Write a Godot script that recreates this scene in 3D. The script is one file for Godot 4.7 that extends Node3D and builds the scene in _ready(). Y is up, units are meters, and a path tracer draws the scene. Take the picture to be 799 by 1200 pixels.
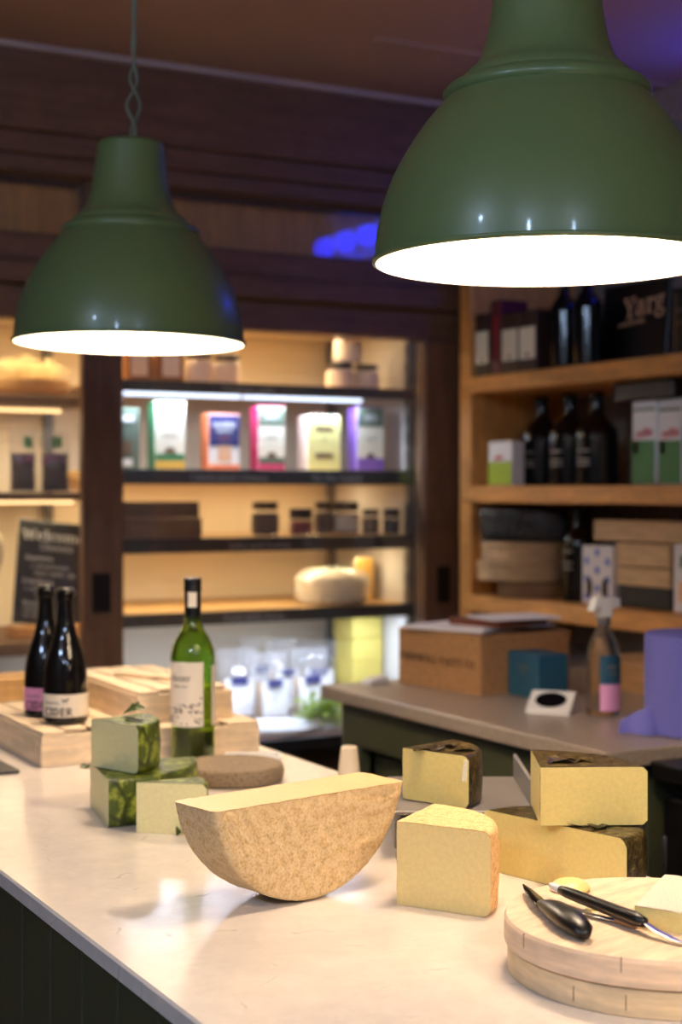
extends Node3D
# A cheese shop counter at night. Room axes: x runs along the display cabinet wall, -z runs along the counter towards that wall, y is up.

const EYE := 1.3775
const TOP := 0.94            # height of both worktops
const TURN := 0.498641       # the lens looks 28.57 degrees to the right of the counter's long side
const DIP := 0.013888
const FOCAL := 1800.0        # in pixels of the 799 x 1200 frame
var M := {}
var T := {}
var rng := RandomNumberGenerator.new()
var nz := FastNoiseLite.new()

# ---------------------------------------------------------------- from a pixel and a surface to a place
func ray(px: float, py: float) -> Vector3:
	var r := (px - 399.5) / FOCAL
	var u := -(py - 600.0) / FOCAL
	var up := u * cos(DIP) - sin(DIP)
	var w := cos(DIP) + u * sin(DIP)
	return Vector3(r * cos(TURN) + w * sin(TURN), up, -(w * cos(TURN) - r * sin(TURN)))

func on_y(px: float, py: float, y: float) -> Vector3:
	var d := ray(px, py)
	return Vector3(0, EYE, 0) + d * ((y - EYE) / d.y)

func on_s(px: float, py: float, s: float) -> Vector3:
	var d := ray(px, py)
	return Vector3(0, EYE, 0) + d * (-s / d.z)

func on_b(px: float, py: float, b: float) -> Vector3:
	var d := ray(px, py)
	return Vector3(0, EYE, 0) + d * (b / d.x)

func fs(x0: float, x1: float, ytop: float, s: float, base: float) -> Array:   # a front parallel to the cabinet wall: [base centre, width, height]
	var a := on_s(x0, ytop, s)
	var b := on_s(x1, ytop, s)
	return [Vector3((a.x + b.x) / 2, base, -s), b.x - a.x, (a.y + b.y) / 2 - base]

func fb(x0: float, x1: float, ytop: float, b: float, base: float) -> Array:   # a front parallel to the right wall
	var p := on_b(x0, ytop, b)
	var q := on_b(x1, ytop, b)
	return [Vector3(b, base, (p.z + q.z) / 2), q.z - p.z, (p.y + q.y) / 2 - base]

func to_eye(p: Vector3) -> float:
	return atan2(-p.x, -p.z)

# ---------------------------------------------------------------- nodes
func numbered(called: String) -> String:
	if not has_node(NodePath(called)):
		return called
	var k := 1
	while has_node(NodePath("%s_%03d" % [called, k])):
		k += 1
	return "%s_%03d" % [called, k]

func tag(o: Node3D, label: String, category: String, group := "") -> Node3D:
	o.set_meta("label", label)
	o.set_meta("category", category)
	if group:
		o.set_meta("group", group)
	return o

func thing(called: String, label: String, category: String, at := Vector3.ZERO, turn := 0.0, group := "") -> Node3D:
	var o := Node3D.new()
	o.name = numbered(called)
	add_child(o)
	o.position = at
	o.rotation.y = turn
	tag(o, label, category, group)
	return o

func part(parent: Node3D, called: String, mesh: Mesh, m: Material, at := Vector3.ZERO, rot := Vector3.ZERO, label := "") -> MeshInstance3D:
	var o := MeshInstance3D.new()
	o.name = numbered(called) if parent == self else called
	o.mesh = mesh
	o.material_override = m
	parent.add_child(o, true)
	o.position = at
	o.rotation = rot
	if label:
		o.set_meta("label", label)
	return o

func struct(called: String, mesh: Mesh, m: Material, at := Vector3.ZERO, rot := Vector3.ZERO) -> MeshInstance3D:
	var o := part(self, called, mesh, m, at, rot)
	o.set_meta("kind", "structure")
	return o

# ---------------------------------------------------------------- meshes
func grid(st: SurfaceTool, P: Array, flip := false, wrap := false) -> void:   # rows of points; normals from the neighbours
	var m := P.size()
	var n: int = P[0].size()
	var N := []
	for i in m:
		var row := PackedVector3Array()
		for j in n:
			var j0 := j - 1
			var j1 := j + 1
			if wrap:
				j0 = (j - 1 + n - 1) % (n - 1)
				j1 = (j + 1) % (n - 1) if j + 1 >= n else j + 1
			else:
				j0 = maxi(j0, 0)
				j1 = mini(j1, n - 1)
			var i0 := maxi(i - 1, 0)
			var i1 := mini(i + 1, m - 1)
			var du: Vector3 = P[i][j1] - P[i][j0]
			var dv: Vector3 = P[i1][j] - P[i0][j]
			if du.length() < 1e-7:
				var ii := i1 if P[i1][j1].distance_to(P[i1][j0]) > 1e-7 else i0
				du = P[ii][j1] - P[ii][j0]
			if dv.length() < 1e-7:
				var jj := j1 if P[i1][j1].distance_to(P[i0][j1]) > 1e-7 else j0
				dv = P[i1][jj] - P[i0][jj]
			var c := du.cross(dv)
			row.append((-c if flip else c).normalized() if c.length() > 1e-14 else Vector3.UP)
		N.append(row)
	for i in m - 1:
		for j in n - 1:
			var q := [[i, j], [i + 1, j], [i, j + 1], [i + 1, j], [i + 1, j + 1], [i, j + 1]]
			if flip:
				q = [[i, j], [i, j + 1], [i + 1, j], [i + 1, j], [i, j + 1], [i + 1, j + 1]]
			for k in q:
				st.set_normal(N[k[0]][k[1]])
				st.set_uv(Vector2(float(k[1]) / (n - 1), 1.0 - float(k[0]) / (m - 1)))
				st.add_vertex(P[k[0]][k[1]])

func start() -> SurfaceTool:
	var st := SurfaceTool.new()
	st.begin(Mesh.PRIMITIVE_TRIANGLES)
	return st

func done(st: SurfaceTool) -> Mesh:
	st.index()
	return st.commit()

func tri(st: SurfaceTool, a: Vector3, b: Vector3, c: Vector3, out: Vector3) -> void:
	var n := (b - a).cross(c - a).normalized()
	var l := [a, c, b]
	if n.dot(out) < 0:
		n = -n
		l = [a, b, c]
	for v in l:
		st.set_normal(n)
		st.set_uv(Vector2(v.x, v.y))
		st.add_vertex(v)

func add_box(st: SurfaceTool, size: Vector3, at := Vector3.ZERO, bevel := 0.002, basis := Basis.IDENTITY) -> void:   # centred, chamfered
	var h := size / 2
	var b := minf(bevel, minf(h.x, minf(h.y, h.z)) * 0.6)
	var V := func(x: float, y: float, z: float) -> Vector3: return at + basis * Vector3(x, y, z)
	for ax in 3:
		var u := (ax + 1) % 3
		var w := (ax + 2) % 3
		for s in [-1.0, 1.0]:
			var c := []
			for k in [[-1, -1], [1, -1], [1, 1], [-1, 1]]:
				var p := Vector3.ZERO
				p[ax] = s * h[ax]
				p[u] = k[0] * (h[u] - b)
				p[w] = k[1] * (h[w] - b)
				c.append(at + basis * p)
			var o := Vector3.ZERO
			o[ax] = s
			o = basis * o
			tri(st, c[0], c[1], c[2], o)
			tri(st, c[0], c[2], c[3], o)
	if b <= 0.0:
		return
	for ax in 3:                                   # the twelve edges
		var u := (ax + 1) % 3
		var w := (ax + 2) % 3
		for s in [-1.0, 1.0]:
			for t in [-1.0, 1.0]:
				var c := []
				for k in [[-1, 0], [1, 0], [1, 1], [-1, 1]]:
					var p := Vector3.ZERO
					p[ax] = k[0] * (h[ax] - b)
					p[u] = s * (h[u] if k[1] == 0 else h[u] - b)
					p[w] = t * (h[w] - b if k[1] == 0 else h[w])
					c.append(at + basis * p)
				var o := Vector3.ZERO
				o[u] = s
				o[w] = t
				o = basis * o
				tri(st, c[0], c[1], c[2], o)
				tri(st, c[0], c[2], c[3], o)
	for x in [-1.0, 1.0]:
		for y in [-1.0, 1.0]:
			for z in [-1.0, 1.0]:
				tri(st, V.call(x * h.x, y * (h.y - b), z * (h.z - b)), V.call(x * (h.x - b), y * h.y, z * (h.z - b)), V.call(x * (h.x - b), y * (h.y - b), z * h.z), basis * Vector3(x, y, z))

func box(x: float, y: float, z: float, bevel := 0.002) -> Mesh:     # base at y = 0
	var st := start()
	add_box(st, Vector3(x, y, z), Vector3(0, y / 2, 0), bevel)
	return done(st)

func span(a: Vector3, b: Vector3, bevel := 0.002) -> Mesh:          # a box from corner to corner, in its parent's axes
	var st := start()
	add_box(st, (b - a).abs(), (a + b) / 2, bevel)
	return done(st)

func rm(b0: float, b1: float, y0: float, y1: float, s0: float, s1: float, bevel := 0.002) -> Mesh:   # room ranges, heights measured from the floor
	return span(Vector3(b0, y0, -s1), Vector3(b1, y1, -s0), bevel)

func lathe(runs: Array, segs := 48, a0 := 0.0, a1 := TAU, warp := 0.0, freq := 20.0) -> Mesh:   # runs of (radius, height) from the bottom up
	var st := start()
	for run in runs:
		var P := []
		for q in run:
			var row := PackedVector3Array()
			for j in segs + 1:
				var a := lerpf(a0, a1, float(j) / segs)
				var p := Vector3(q.x * cos(a), q.y, -q.x * sin(a))
				if warp > 0.0:
					var k := 1.0 + warp * nz.get_noise_3d(p.x * freq * 10, p.y * freq * 10, p.z * freq * 10)
					p.x *= k
					p.z *= k
				row.append(p)
			P.append(row)
		grid(st, P, false, a1 - a0 > 6.28)
	return done(st)

func smooth(pts: Array, steps := 6) -> Array:      # Catmull-Rom through Vector2 points
	var out := []
	for i in pts.size() - 1:
		var p0: Vector2 = pts[maxi(i - 1, 0)]
		var p3: Vector2 = pts[mini(i + 2, pts.size() - 1)]
		for k in steps:
			out.append((pts[i] as Vector2).cubic_interpolate(pts[i + 1], p0, p3, float(k) / steps))
	out.append(pts[-1])
	return out

func tube(pts: Array, radii: Array, segs := 10, squash := 1.0, caps := true) -> Mesh:
	var st := start()
	add_tube(st, pts, radii, segs, squash, caps)
	return done(st)

func add_tube(st: SurfaceTool, pts: Array, radii: Array, segs := 10, squash := 1.0, caps := true) -> void:
	var P := []
	var n := pts.size()
	for i in n:
		var d: Vector3 = (pts[mini(i + 1, n - 1)] - pts[maxi(i - 1, 0)]).normalized()
		var side := d.cross(Vector3.UP)
		side = (side if side.length() > 0.02 else Vector3.RIGHT).normalized()
		var up := side.cross(d).normalized()
		var r: float = radii[mini(i, radii.size() - 1)]
		var row := PackedVector3Array()
		for j in segs + 1:
			var a := TAU * j / segs
			row.append(pts[i] + side * (cos(a) * r) + up * (sin(a) * r * squash))
		if caps and i == 0:
			var zero := PackedVector3Array()
			zero.resize(segs + 1)
			zero.fill(pts[0])
			P.append(zero)
		P.append(row)
	if caps:
		var last := PackedVector3Array()
		last.resize(segs + 1)
		last.fill(pts[n - 1])
		P.append(last)
	grid(st, P, false, true)

func prism(poly: PackedVector2Array, h: float) -> Mesh:   # outline in x and z, raised by h
	var st := start()
	var idx := Geometry2D.triangulate_polygon(poly)
	for k in range(0, idx.size(), 3):
		for y in [0.0, h]:
			var c := []
			for e in 3:
				c.append(Vector3(poly[idx[k + e]].x, y, poly[idx[k + e]].y))
			tri(st, c[0], c[1], c[2], Vector3.UP if y > 0 else Vector3.DOWN)
	var n := poly.size()
	var turn := 1.0 if Geometry2D.is_polygon_clockwise(poly) else -1.0
	for i in n:
		var a := poly[i]
		var b := poly[(i + 1) % n]
		var e := (b - a)
		var out := Vector3(-e.y, 0, e.x) * turn
		tri(st, Vector3(a.x, 0, a.y), Vector3(b.x, 0, b.y), Vector3(b.x, h, b.y), out)
		tri(st, Vector3(a.x, 0, a.y), Vector3(b.x, h, b.y), Vector3(a.x, h, a.y), out)
	return done(st)

func sheet(w: float, h: float, d := 0.0008) -> Mesh:       # a thin upright sheet, its base at y = 0, its face towards +z
	var st := start()
	add_box(st, Vector3(w, h, d), Vector3(0, h / 2, 0), 0.0)
	return done(st)

func wrap_sheet(r: float, y0: float, y1: float, a0: float, a1: float) -> Mesh:   # a label round a bottle; angles from +z
	var st := start()
	for e in [0.0, 0.00035]:
		var P := []
		for i in 3:
			var row := PackedVector3Array()
			for j in 25:
				var a := lerpf(a0, a1, j / 24.0)
				row.append(Vector3(sin(a) * (r + e), lerpf(y0, y1, i / 2.0), cos(a) * (r + e)))
			P.append(row)
		grid(st, P, e == 0.0)
	return done(st)

func words(text: String, high: float, serif := false, bold := false, depth := 0.0006) -> Mesh:   # centred lettering facing +z, capitals about "high" tall
	var t := TextMesh.new()
	var f := SystemFont.new()
	f.font_names = PackedStringArray(["Droid Serif" if serif else "Droid Sans"])
	if bold:
		f.font_weight = 700
	t.font = f
	t.font_size = 48
	t.pixel_size = high / 34.0
	t.depth = depth
	t.curve_step = 2.0
	t.text = text
	return t

func bent(mesh: Mesh, r: float, centre := 0.0) -> Mesh:    # lettering laid round a bottle
	var arr := mesh.surface_get_arrays(0)
	var v: PackedVector3Array = arr[Mesh.ARRAY_VERTEX]
	var idx: PackedInt32Array = arr[Mesh.ARRAY_INDEX] if arr[Mesh.ARRAY_INDEX] != null else PackedInt32Array()
	if idx.is_empty():
		idx = PackedInt32Array(range(v.size()))
	var st := start()
	for k in range(0, idx.size(), 3):
		var c := []
		for e in 3:
			var p := v[idx[k + e]]
			var a := p.x / r + centre
			c.append(Vector3(sin(a) * (r + p.z), p.y, cos(a) * (r + p.z)))
		if (c[1] - c[0]).cross(c[2] - c[0]).length() > 1e-14:
			tri(st, c[0], c[1], c[2], Vector3(sin(centre), 0, cos(centre)))
	return done(st)

# ---------------------------------------------------------------- textures and materials
func streaks(sd: int, freq: float, w: int, h: int, n: int) -> PackedByteArray:   # seamless noise of w x h, stretched to n x n
	var f := FastNoiseLite.new()
	f.seed = sd
	f.frequency = freq
	f.fractal_octaves = 4
	var im := f.get_seamless_image(w, h)
	im.resize(n, n, Image.INTERPOLATE_CUBIC)
	im.convert(Image.FORMAT_L8)
	return im.get_data()

func cells(sd: int, freq: float, n: int, kind: int) -> PackedByteArray:
	var f := FastNoiseLite.new()
	f.seed = sd
	f.noise_type = FastNoiseLite.TYPE_CELLULAR
	f.cellular_return_type = kind
	f.frequency = freq
	f.fractal_type = FastNoiseLite.FRACTAL_NONE
	var im := f.get_seamless_image(n, n)
	im.convert(Image.FORMAT_L8)
	return im.get_data()

func picture(n: int, fn: Callable) -> ImageTexture:
	var data := PackedByteArray()
	data.resize(n * n * 3)
	for k in n * n:
		var c: Color = fn.call(k)
		data[k * 3] = clampi(int(c.r * 255), 0, 255)
		data[k * 3 + 1] = clampi(int(c.g * 255), 0, 255)
		data[k * 3 + 2] = clampi(int(c.b * 255), 0, 255)
	return ImageTexture.create_from_image(Image.create_from_data(n, n, false, Image.FORMAT_RGB8, data))

func mat(key: String, c: Color, rough := 0.6, o := {}) -> StandardMaterial3D:
	var m := StandardMaterial3D.new()
	m.resource_name = key
	m.albedo_color = c
	m.roughness = rough
	m.metallic_specular = o.get("spec", 0.5)
	if o.has("metal"):
		m.metallic = o.metal
	if o.has("tex"):
		m.albedo_texture = T[o.tex]
		m.uv1_triplanar = not o.get("uv", false)
		m.uv1_triplanar_sharpness = 6.0
		var k: float = 1.0 / o.get("size", 1.0)
		m.uv1_scale = Vector3(k, k, k)
	if o.has("bump"):
		m.heightmap_enabled = true
		m.heightmap_texture = T[o.bump]
		m.heightmap_scale = o.get("relief", 0.1)
	if o.has("coat"):
		m.clearcoat_enabled = true
		m.clearcoat = o.coat
		m.clearcoat_roughness = 0.08
	if o.has("alpha"):
		m.transparency = BaseMaterial3D.TRANSPARENCY_ALPHA
		m.albedo_color.a = o.alpha
	if o.has("glass"):
		m.refraction_enabled = true
		m.refraction_scale = o.glass
		m.albedo_color.a = o.get("solid", 0.02)
	if o.has("glow"):
		m.emission_enabled = true
		m.emission = o.get("glow_color", c)
		m.emission_energy_multiplier = o.glow
	if o.has("sss"):
		m.subsurf_scatter_enabled = true
		m.subsurf_scatter_strength = o.sss
	if o.get("tint", false):
		m.vertex_color_use_as_albedo = true
	if o.get("both", false):
		m.cull_mode = BaseMaterial3D.CULL_DISABLED
	if o.has("back"):
		m.backlight_enabled = true
		m.backlight = o.back
	M[key] = m
	return m

func rgb(r: int, g: int, b: int) -> Color:
	return Color8(r, g, b)

func make_textures() -> void:
	var n := 512
	var a := streaks(1, 0.04, 48, 512, n)
	var b := streaks(2, 0.02, 512, 512, n)
	var c := streaks(3, 0.12, 96, 512, n)
	T.wood = picture(n, func(k: int) -> Color:
		var t := 0.80 + 0.16 * (a[k] / 255.0) + 0.06 * (b[k] / 255.0 - 0.5) + 0.09 * (c[k] / 255.0 - 0.5)
		return Color(t * 1.02, t, t * 0.97))
	var a2 := streaks(4, 0.04, 512, 48, n)
	var c2 := streaks(5, 0.12, 512, 96, n)
	T.wood_up = picture(n, func(k: int) -> Color:
		var t := 0.80 + 0.16 * (a2[k] / 255.0) + 0.06 * (b[k] / 255.0 - 0.5) + 0.09 * (c2[k] / 255.0 - 0.5)
		return Color(t * 1.02, t, t * 0.97))
	var fine := streaks(6, 0.11, 512, 512, n)
	var mid := streaks(7, 0.035, 512, 512, n)
	var vein := streaks(8, 0.008, 512, 512, n)
	T.quartz = picture(n, func(k: int) -> Color:
		var v := absf(vein[k] / 255.0 - 0.5)
		var line := clampf(1.0 - v * 70.0, 0, 1) * clampf((mid[k] / 255.0 - 0.55) * 5.0, 0, 1)
		var t := 0.96 + 0.05 * (mid[k] / 255.0 - 0.5) + 0.03 * (fine[k] / 255.0 - 0.5) - 0.16 * line
		return Color(t, t * 0.995, t * 0.985))
	T.fine = picture(n, func(k: int) -> Color:
		var t := 0.82 + 0.3 * (fine[k] / 255.0 - 0.5) + 0.12 * (mid[k] / 255.0 - 0.5)
		return Color(t, t, t))
	T.height = picture(n, func(k: int) -> Color:
		var t := 0.5 + 0.6 * (fine[k] / 255.0 - 0.5) + 0.5 * (mid[k] / 255.0 - 0.5)
		return Color(t, t, t))
	var pits := cells(9, 0.05, n, FastNoiseLite.RETURN_DISTANCE)
	T.rind = picture(n, func(k: int) -> Color:      # dry natural rind: tan with paler and browner flecks
		var t := fine[k] / 255.0
		var m := mid[k] / 255.0
		var col := Color(0.90, 0.78, 0.58).lerp(Color(0.84, 0.69, 0.47), clampf((m - 0.40) * 2.6, 0, 1))
		col = col.lerp(Color(0.94, 0.86, 0.72), clampf((t - 0.52) * 2.0, 0, 0.5))
		col = col.lerp(Color(0.68, 0.54, 0.36), clampf((0.38 - t) * 2.4, 0, 0.4))
		return col.lerp(Color(0.52, 0.46, 0.38), clampf((0.12 - pits[k] / 255.0) * 6.0, 0, 0.5) * clampf((m - 0.52) * 6.0, 0, 1)))
	var web := cells(10, 0.018, n, FastNoiseLite.RETURN_DISTANCE2_SUB)
	T.nettle = picture(n, func(k: int) -> Color:    # leaves pressed on a rind: dark olive, veins and grey bloom
		var m := mid[k] / 255.0
		var t := fine[k] / 255.0
		var w := web[k] / 255.0
		var col := Color(0.25, 0.21, 0.10).lerp(Color(0.44, 0.39, 0.25), clampf((m - 0.35) * 2.4, 0, 1))
		col = col.lerp(Color(0.13, 0.10, 0.05), clampf((0.14 - w) * 8.0, 0, 0.85))
		col = col.lerp(Color(0.62, 0.56, 0.44), clampf((t - 0.62) * 4.0, 0, 0.5) * clampf((m - 0.5) * 5.0, 0, 1))
		return col)
	T.leaf = picture(n, func(k: int) -> Color:      # fresh green leaves
		var m := mid[k] / 255.0
		var w := web[k] / 255.0
		var col := Color(0.24, 0.30, 0.05).lerp(Color(0.52, 0.56, 0.20), clampf((m - 0.35) * 2.6, 0, 1))
		return col.lerp(Color(0.14, 0.18, 0.03), clampf((0.16 - w) * 7.0, 0, 0.8)))
	T.paste = picture(n, func(k: int) -> Color:
		var t := 0.955 + 0.05 * (mid[k] / 255.0 - 0.5) + 0.03 * (fine[k] / 255.0 - 0.5)
		t -= clampf((0.055 - pits[k] / 255.0) * 10.0, 0, 0.12) * clampf((mid[k] / 255.0 - 0.5) * 8.0, 0, 1)
		return Color(t, t, t * 0.985))
	T.bloom = picture(n, func(k: int) -> Color:     # white mould rind
		var t := 0.9 + 0.16 * (fine[k] / 255.0 - 0.5) + 0.1 * (mid[k] / 255.0 - 0.5)
		return Color(t, t * 0.98, t * 0.94))
	T.grey_rind = picture(n, func(k: int) -> Color:
		var t := fine[k] / 255.0
		var m := mid[k] / 255.0
		var col := Color(0.45, 0.38, 0.30).lerp(Color(0.66, 0.58, 0.46), clampf((t - 0.4) * 3.0, 0, 1))
		return col.lerp(Color(0.26, 0.22, 0.17), clampf((0.42 - m) * 3.0, 0, 0.8)))

func make_materials() -> void:
	mat("quartz", rgb(236, 226, 216), 0.16, {"tex": "quartz", "size": 0.9})
	mat("worktop_dimmed", rgb(190, 172, 154), 0.3, {"tex": "fine", "size": 0.25})  # rear worktop, greyer and darker than quartz: the weaker light is in its colour
	mat("green_paint", rgb(68, 70, 47), 0.45)
	mat("lamp_green", rgb(98, 116, 72), 0.36, {"coat": 0.12})
	mat("lamp_white", rgb(250, 246, 236), 0.5)
	mat("cable", rgb(110, 116, 98), 0.6)
	mat("frame", rgb(126, 91, 69), 0.5, {"tex": "wood", "size": 0.7})
	mat("frame_up", rgb(126, 91, 69), 0.5, {"tex": "wood_up", "size": 0.7})
	mat("frame_edge", rgb(150, 118, 84), 0.5, {"tex": "wood_up", "size": 0.5})
	mat("panel_brightened", rgb(220, 152, 76), 0.5, {"tex": "wood_up", "size": 0.8})  # transom boarding, coloured brighter to replace light missing behind the glass
	mat("ceiling", rgb(188, 152, 130), 0.9)
	mat("wall", rgb(176, 156, 140), 0.85, {"tex": "fine", "size": 1.0})
	mat("floor", rgb(96, 84, 74), 0.5, {"tex": "wood", "size": 1.0})
	mat("trim_pale", rgb(190, 170, 165), 0.6)
	mat("cream", rgb(246, 232, 204), 0.7)
	mat("pale_grey", rgb(206, 204, 200), 0.6)
	mat("slate", rgb(26, 25, 26), 0.55)
	mat("slate_stone", rgb(74, 70, 70), 0.6, {"tex": "fine", "size": 0.15})
	mat("shelf_wood", rgb(208, 172, 118), 0.5, {"tex": "wood", "size": 0.6})
	mat("pine", rgb(240, 172, 94), 0.5, {"tex": "wood", "size": 0.45})
	mat("pine_up", rgb(240, 172, 94), 0.5, {"tex": "wood_up", "size": 0.45})
	mat("box_wood", rgb(250, 228, 196), 0.6, {"tex": "wood", "size": 0.35})
	mat("honey_wood", rgb(196, 150, 100), 0.65, {"tex": "wood", "size": 0.35})
	mat("crate_wood", rgb(226, 190, 144), 0.65, {"tex": "wood", "size": 0.3})
	mat("brown_wood", rgb(140, 104, 68), 0.6, {"tex": "wood", "size": 0.3})
	mat("board_wood", rgb(250, 222, 192), 0.55, {"tex": "wood", "size": 0.4})
	mat("board_side", rgb(250, 224, 182), 0.6, {"tex": "wood", "size": 0.4})
	mat("metal", rgb(190, 190, 192), 0.25, {"metal": 1.0})
	mat("rail_metal", rgb(120, 116, 110), 0.45, {"metal": 0.6})
	mat("black", rgb(14, 13, 13), 0.35)
	mat("black_soft", rgb(24, 20, 18), 0.6)
	mat("black_shiny", rgb(8, 8, 10), 0.12)
	mat("chalk", rgb(216, 212, 204), 0.9)
	mat("chalk_faint", rgb(156, 152, 146), 0.9)
	mat("pane", rgb(255, 255, 255), 0.02, {"alpha": 0.02})
	mat("led_cool", rgb(214, 230, 255), 0.5, {"glow": 2.2})
	mat("led_warm", rgb(255, 214, 150), 0.5, {"glow": 2.0})
	mat("bulb", rgb(255, 226, 180), 0.5, {"glow": 6.0})
	mat("spot_glow", rgb(214, 228, 255), 0.5, {"glow": 9.0})
	mat("blue_tube", rgb(60, 90, 255), 0.5, {"glow": 3.0})
	mat("white_plastic", rgb(225, 222, 216), 0.4)
	mat("grey_plastic", rgb(112, 106, 103), 0.45)
	mat("gouda_rind", rgb(240, 242, 246), 0.75, {"tex": "rind", "size": 0.24, "bump": "height", "relief": 0.02})
	mat("gouda_paste", rgb(234, 190, 136), 0.45, {"tex": "paste", "size": 0.13, "sss": 0.08})
	mat("hard_paste", rgb(248, 221, 152), 0.45, {"tex": "paste", "size": 0.13, "sss": 0.08})
	mat("yarg_paste", rgb(240, 218, 138), 0.45, {"tex": "paste", "size": 0.13, "sss": 0.08})
	mat("green_paste", rgb(240, 230, 172), 0.45, {"tex": "paste", "size": 0.13, "sss": 0.08})
	mat("yarg_rind", rgb(228, 220, 200), 0.3, {"tex": "nettle", "size": 0.2, "bump": "height", "relief": 0.08})
	mat("leaf_rind", rgb(255, 255, 255), 0.4, {"tex": "leaf", "size": 0.36, "bump": "height", "relief": 0.08})
	mat("leaf", rgb(60, 78, 22), 0.45, {"both": true})
	mat("tan_rind", rgb(255, 240, 226), 0.8, {"tex": "rind", "size": 0.2, "bump": "height", "relief": 0.03})
	mat("grey_rind", rgb(255, 255, 255), 0.8, {"tex": "grey_rind", "size": 0.1, "bump": "height", "relief": 0.08})
	mat("brie_rind", rgb(250, 244, 230), 0.85, {"tex": "bloom", "size": 0.06, "bump": "height", "relief": 0.08})
	mat("brie_paste", rgb(246, 224, 150), 0.35, {"tex": "paste", "size": 0.1, "sss": 0.15})
	mat("wine_glass", rgb(176, 206, 104), 0.03, {"glass": 0.05})
	mat("dark_glass", rgb(10, 9, 9), 0.06)
	mat("clear_bottle", rgb(226, 222, 214), 0.05, {"glass": 0.035})
	mat("paper_label", rgb(236, 224, 204), 0.7)
	mat("pink_label", rgb(226, 150, 190), 0.7)
	mat("ink", rgb(30, 24, 22), 0.7)
	mat("ink_soft", rgb(120, 104, 88), 0.7)
	mat("card", rgb(196, 144, 92), 0.8, {"tex": "fine", "size": 0.4})
	mat("card_print", rgb(64, 42, 28), 0.85)
	mat("paper_white", rgb(226, 220, 222), 0.8)
	mat("teal", rgb(28, 80, 104), 0.5)
	mat("navy", rgb(44, 48, 110), 0.6)
	mat("orange", rgb(226, 120, 72), 0.6)
	mat("magenta", rgb(200, 52, 110), 0.6)
	mat("purple", rgb(140, 100, 204), 0.6)
	mat("green_card", rgb(60, 132, 88), 0.6)
	mat("sage", rgb(96, 112, 94), 0.6)
	mat("cream_card", rgb(242, 236, 214), 0.6)
	mat("yellow_card", rgb(240, 232, 150), 0.6)
	mat("brown_print", rgb(116, 88, 60), 0.7)
	mat("gold_card", rgb(214, 176, 74), 0.6)
	mat("white_card", rgb(236, 236, 238), 0.6)
	mat("peach", rgb(236, 186, 150), 0.6)
	mat("yellow", rgb(226, 206, 104), 0.6)
	mat("amber", rgb(158, 100, 44), 0.3)
	mat("honey", rgb(150, 82, 26), 0.2)
	mat("jam_red", rgb(150, 44, 36), 0.3)
	mat("pickle", rgb(78, 68, 46), 0.3)
	mat("dark_jam", rgb(56, 34, 26), 0.25)
	mat("blush", rgb(242, 222, 206), 0.6)
	mat("lid_dark", rgb(50, 30, 24), 0.35)
	mat("lid_gold", rgb(112, 92, 58), 0.35, {"metal": 0.5})
	mat("jar_glass", rgb(255, 255, 255), 0.03, {"alpha": 0.04})
	mat("film", rgb(240, 240, 246), 0.08, {"alpha": 0.10})
	mat("wrap_film", rgb(240, 238, 236), 0.12, {"alpha": 0.35})
	mat("red_wine", rgb(44, 24, 18), 0.1)
	mat("cracker", rgb(214, 176, 130), 0.8, {"tex": "fine", "size": 0.05})
	mat("dried", rgb(58, 36, 34), 0.7, {"tex": "fine", "size": 0.03})
	mat("petal", rgb(150, 60, 130), 0.7)
	mat("green_tag", rgb(120, 176, 110), 0.6)
	mat("straw", rgb(240, 216, 160), 0.8)
	mat("basket", rgb(214, 172, 110), 0.75, {"tex": "wood", "size": 0.08})
	mat("ivory", rgb(230, 214, 184), 0.5, {"tex": "fine", "size": 0.1})
	mat("salad", rgb(170, 196, 80), 0.5, {"both": true})
	mat("maroon", rgb(96, 24, 40), 0.5)
	mat("choc", rgb(48, 26, 22), 0.5)
	mat("lime", rgb(160, 186, 40), 0.5)
	mat("leaf_green", rgb(46, 120, 44), 0.5)
	mat("red_print", rgb(206, 40, 60), 0.6)
	mat("crinkle", rgb(60, 58, 58), 0.18)
	mat("blue_paper", rgb(120, 120, 214), 0.85, {"tex": "fine", "size": 0.06, "bump": "height", "relief": 0.05})
	mat("blue_print", rgb(90, 110, 196), 0.7)
	mat("lilac", rgb(226, 160, 204), 0.6)
	mat("killer_white", rgb(200, 200, 206), 0.4)
	mat("ceramic", rgb(214, 196, 168), 0.5)
	mat("reddish", rgb(104, 52, 34), 0.5)
	mat("pink_paint", rgb(214, 172, 160), 0.5)
	mat("bloom_rind", rgb(246, 240, 226), 0.85, {"tex": "bloom", "size": 0.1})
	mat("gold_paste", rgb(222, 176, 84), 0.5, {"tex": "paste", "size": 0.13})

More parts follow.
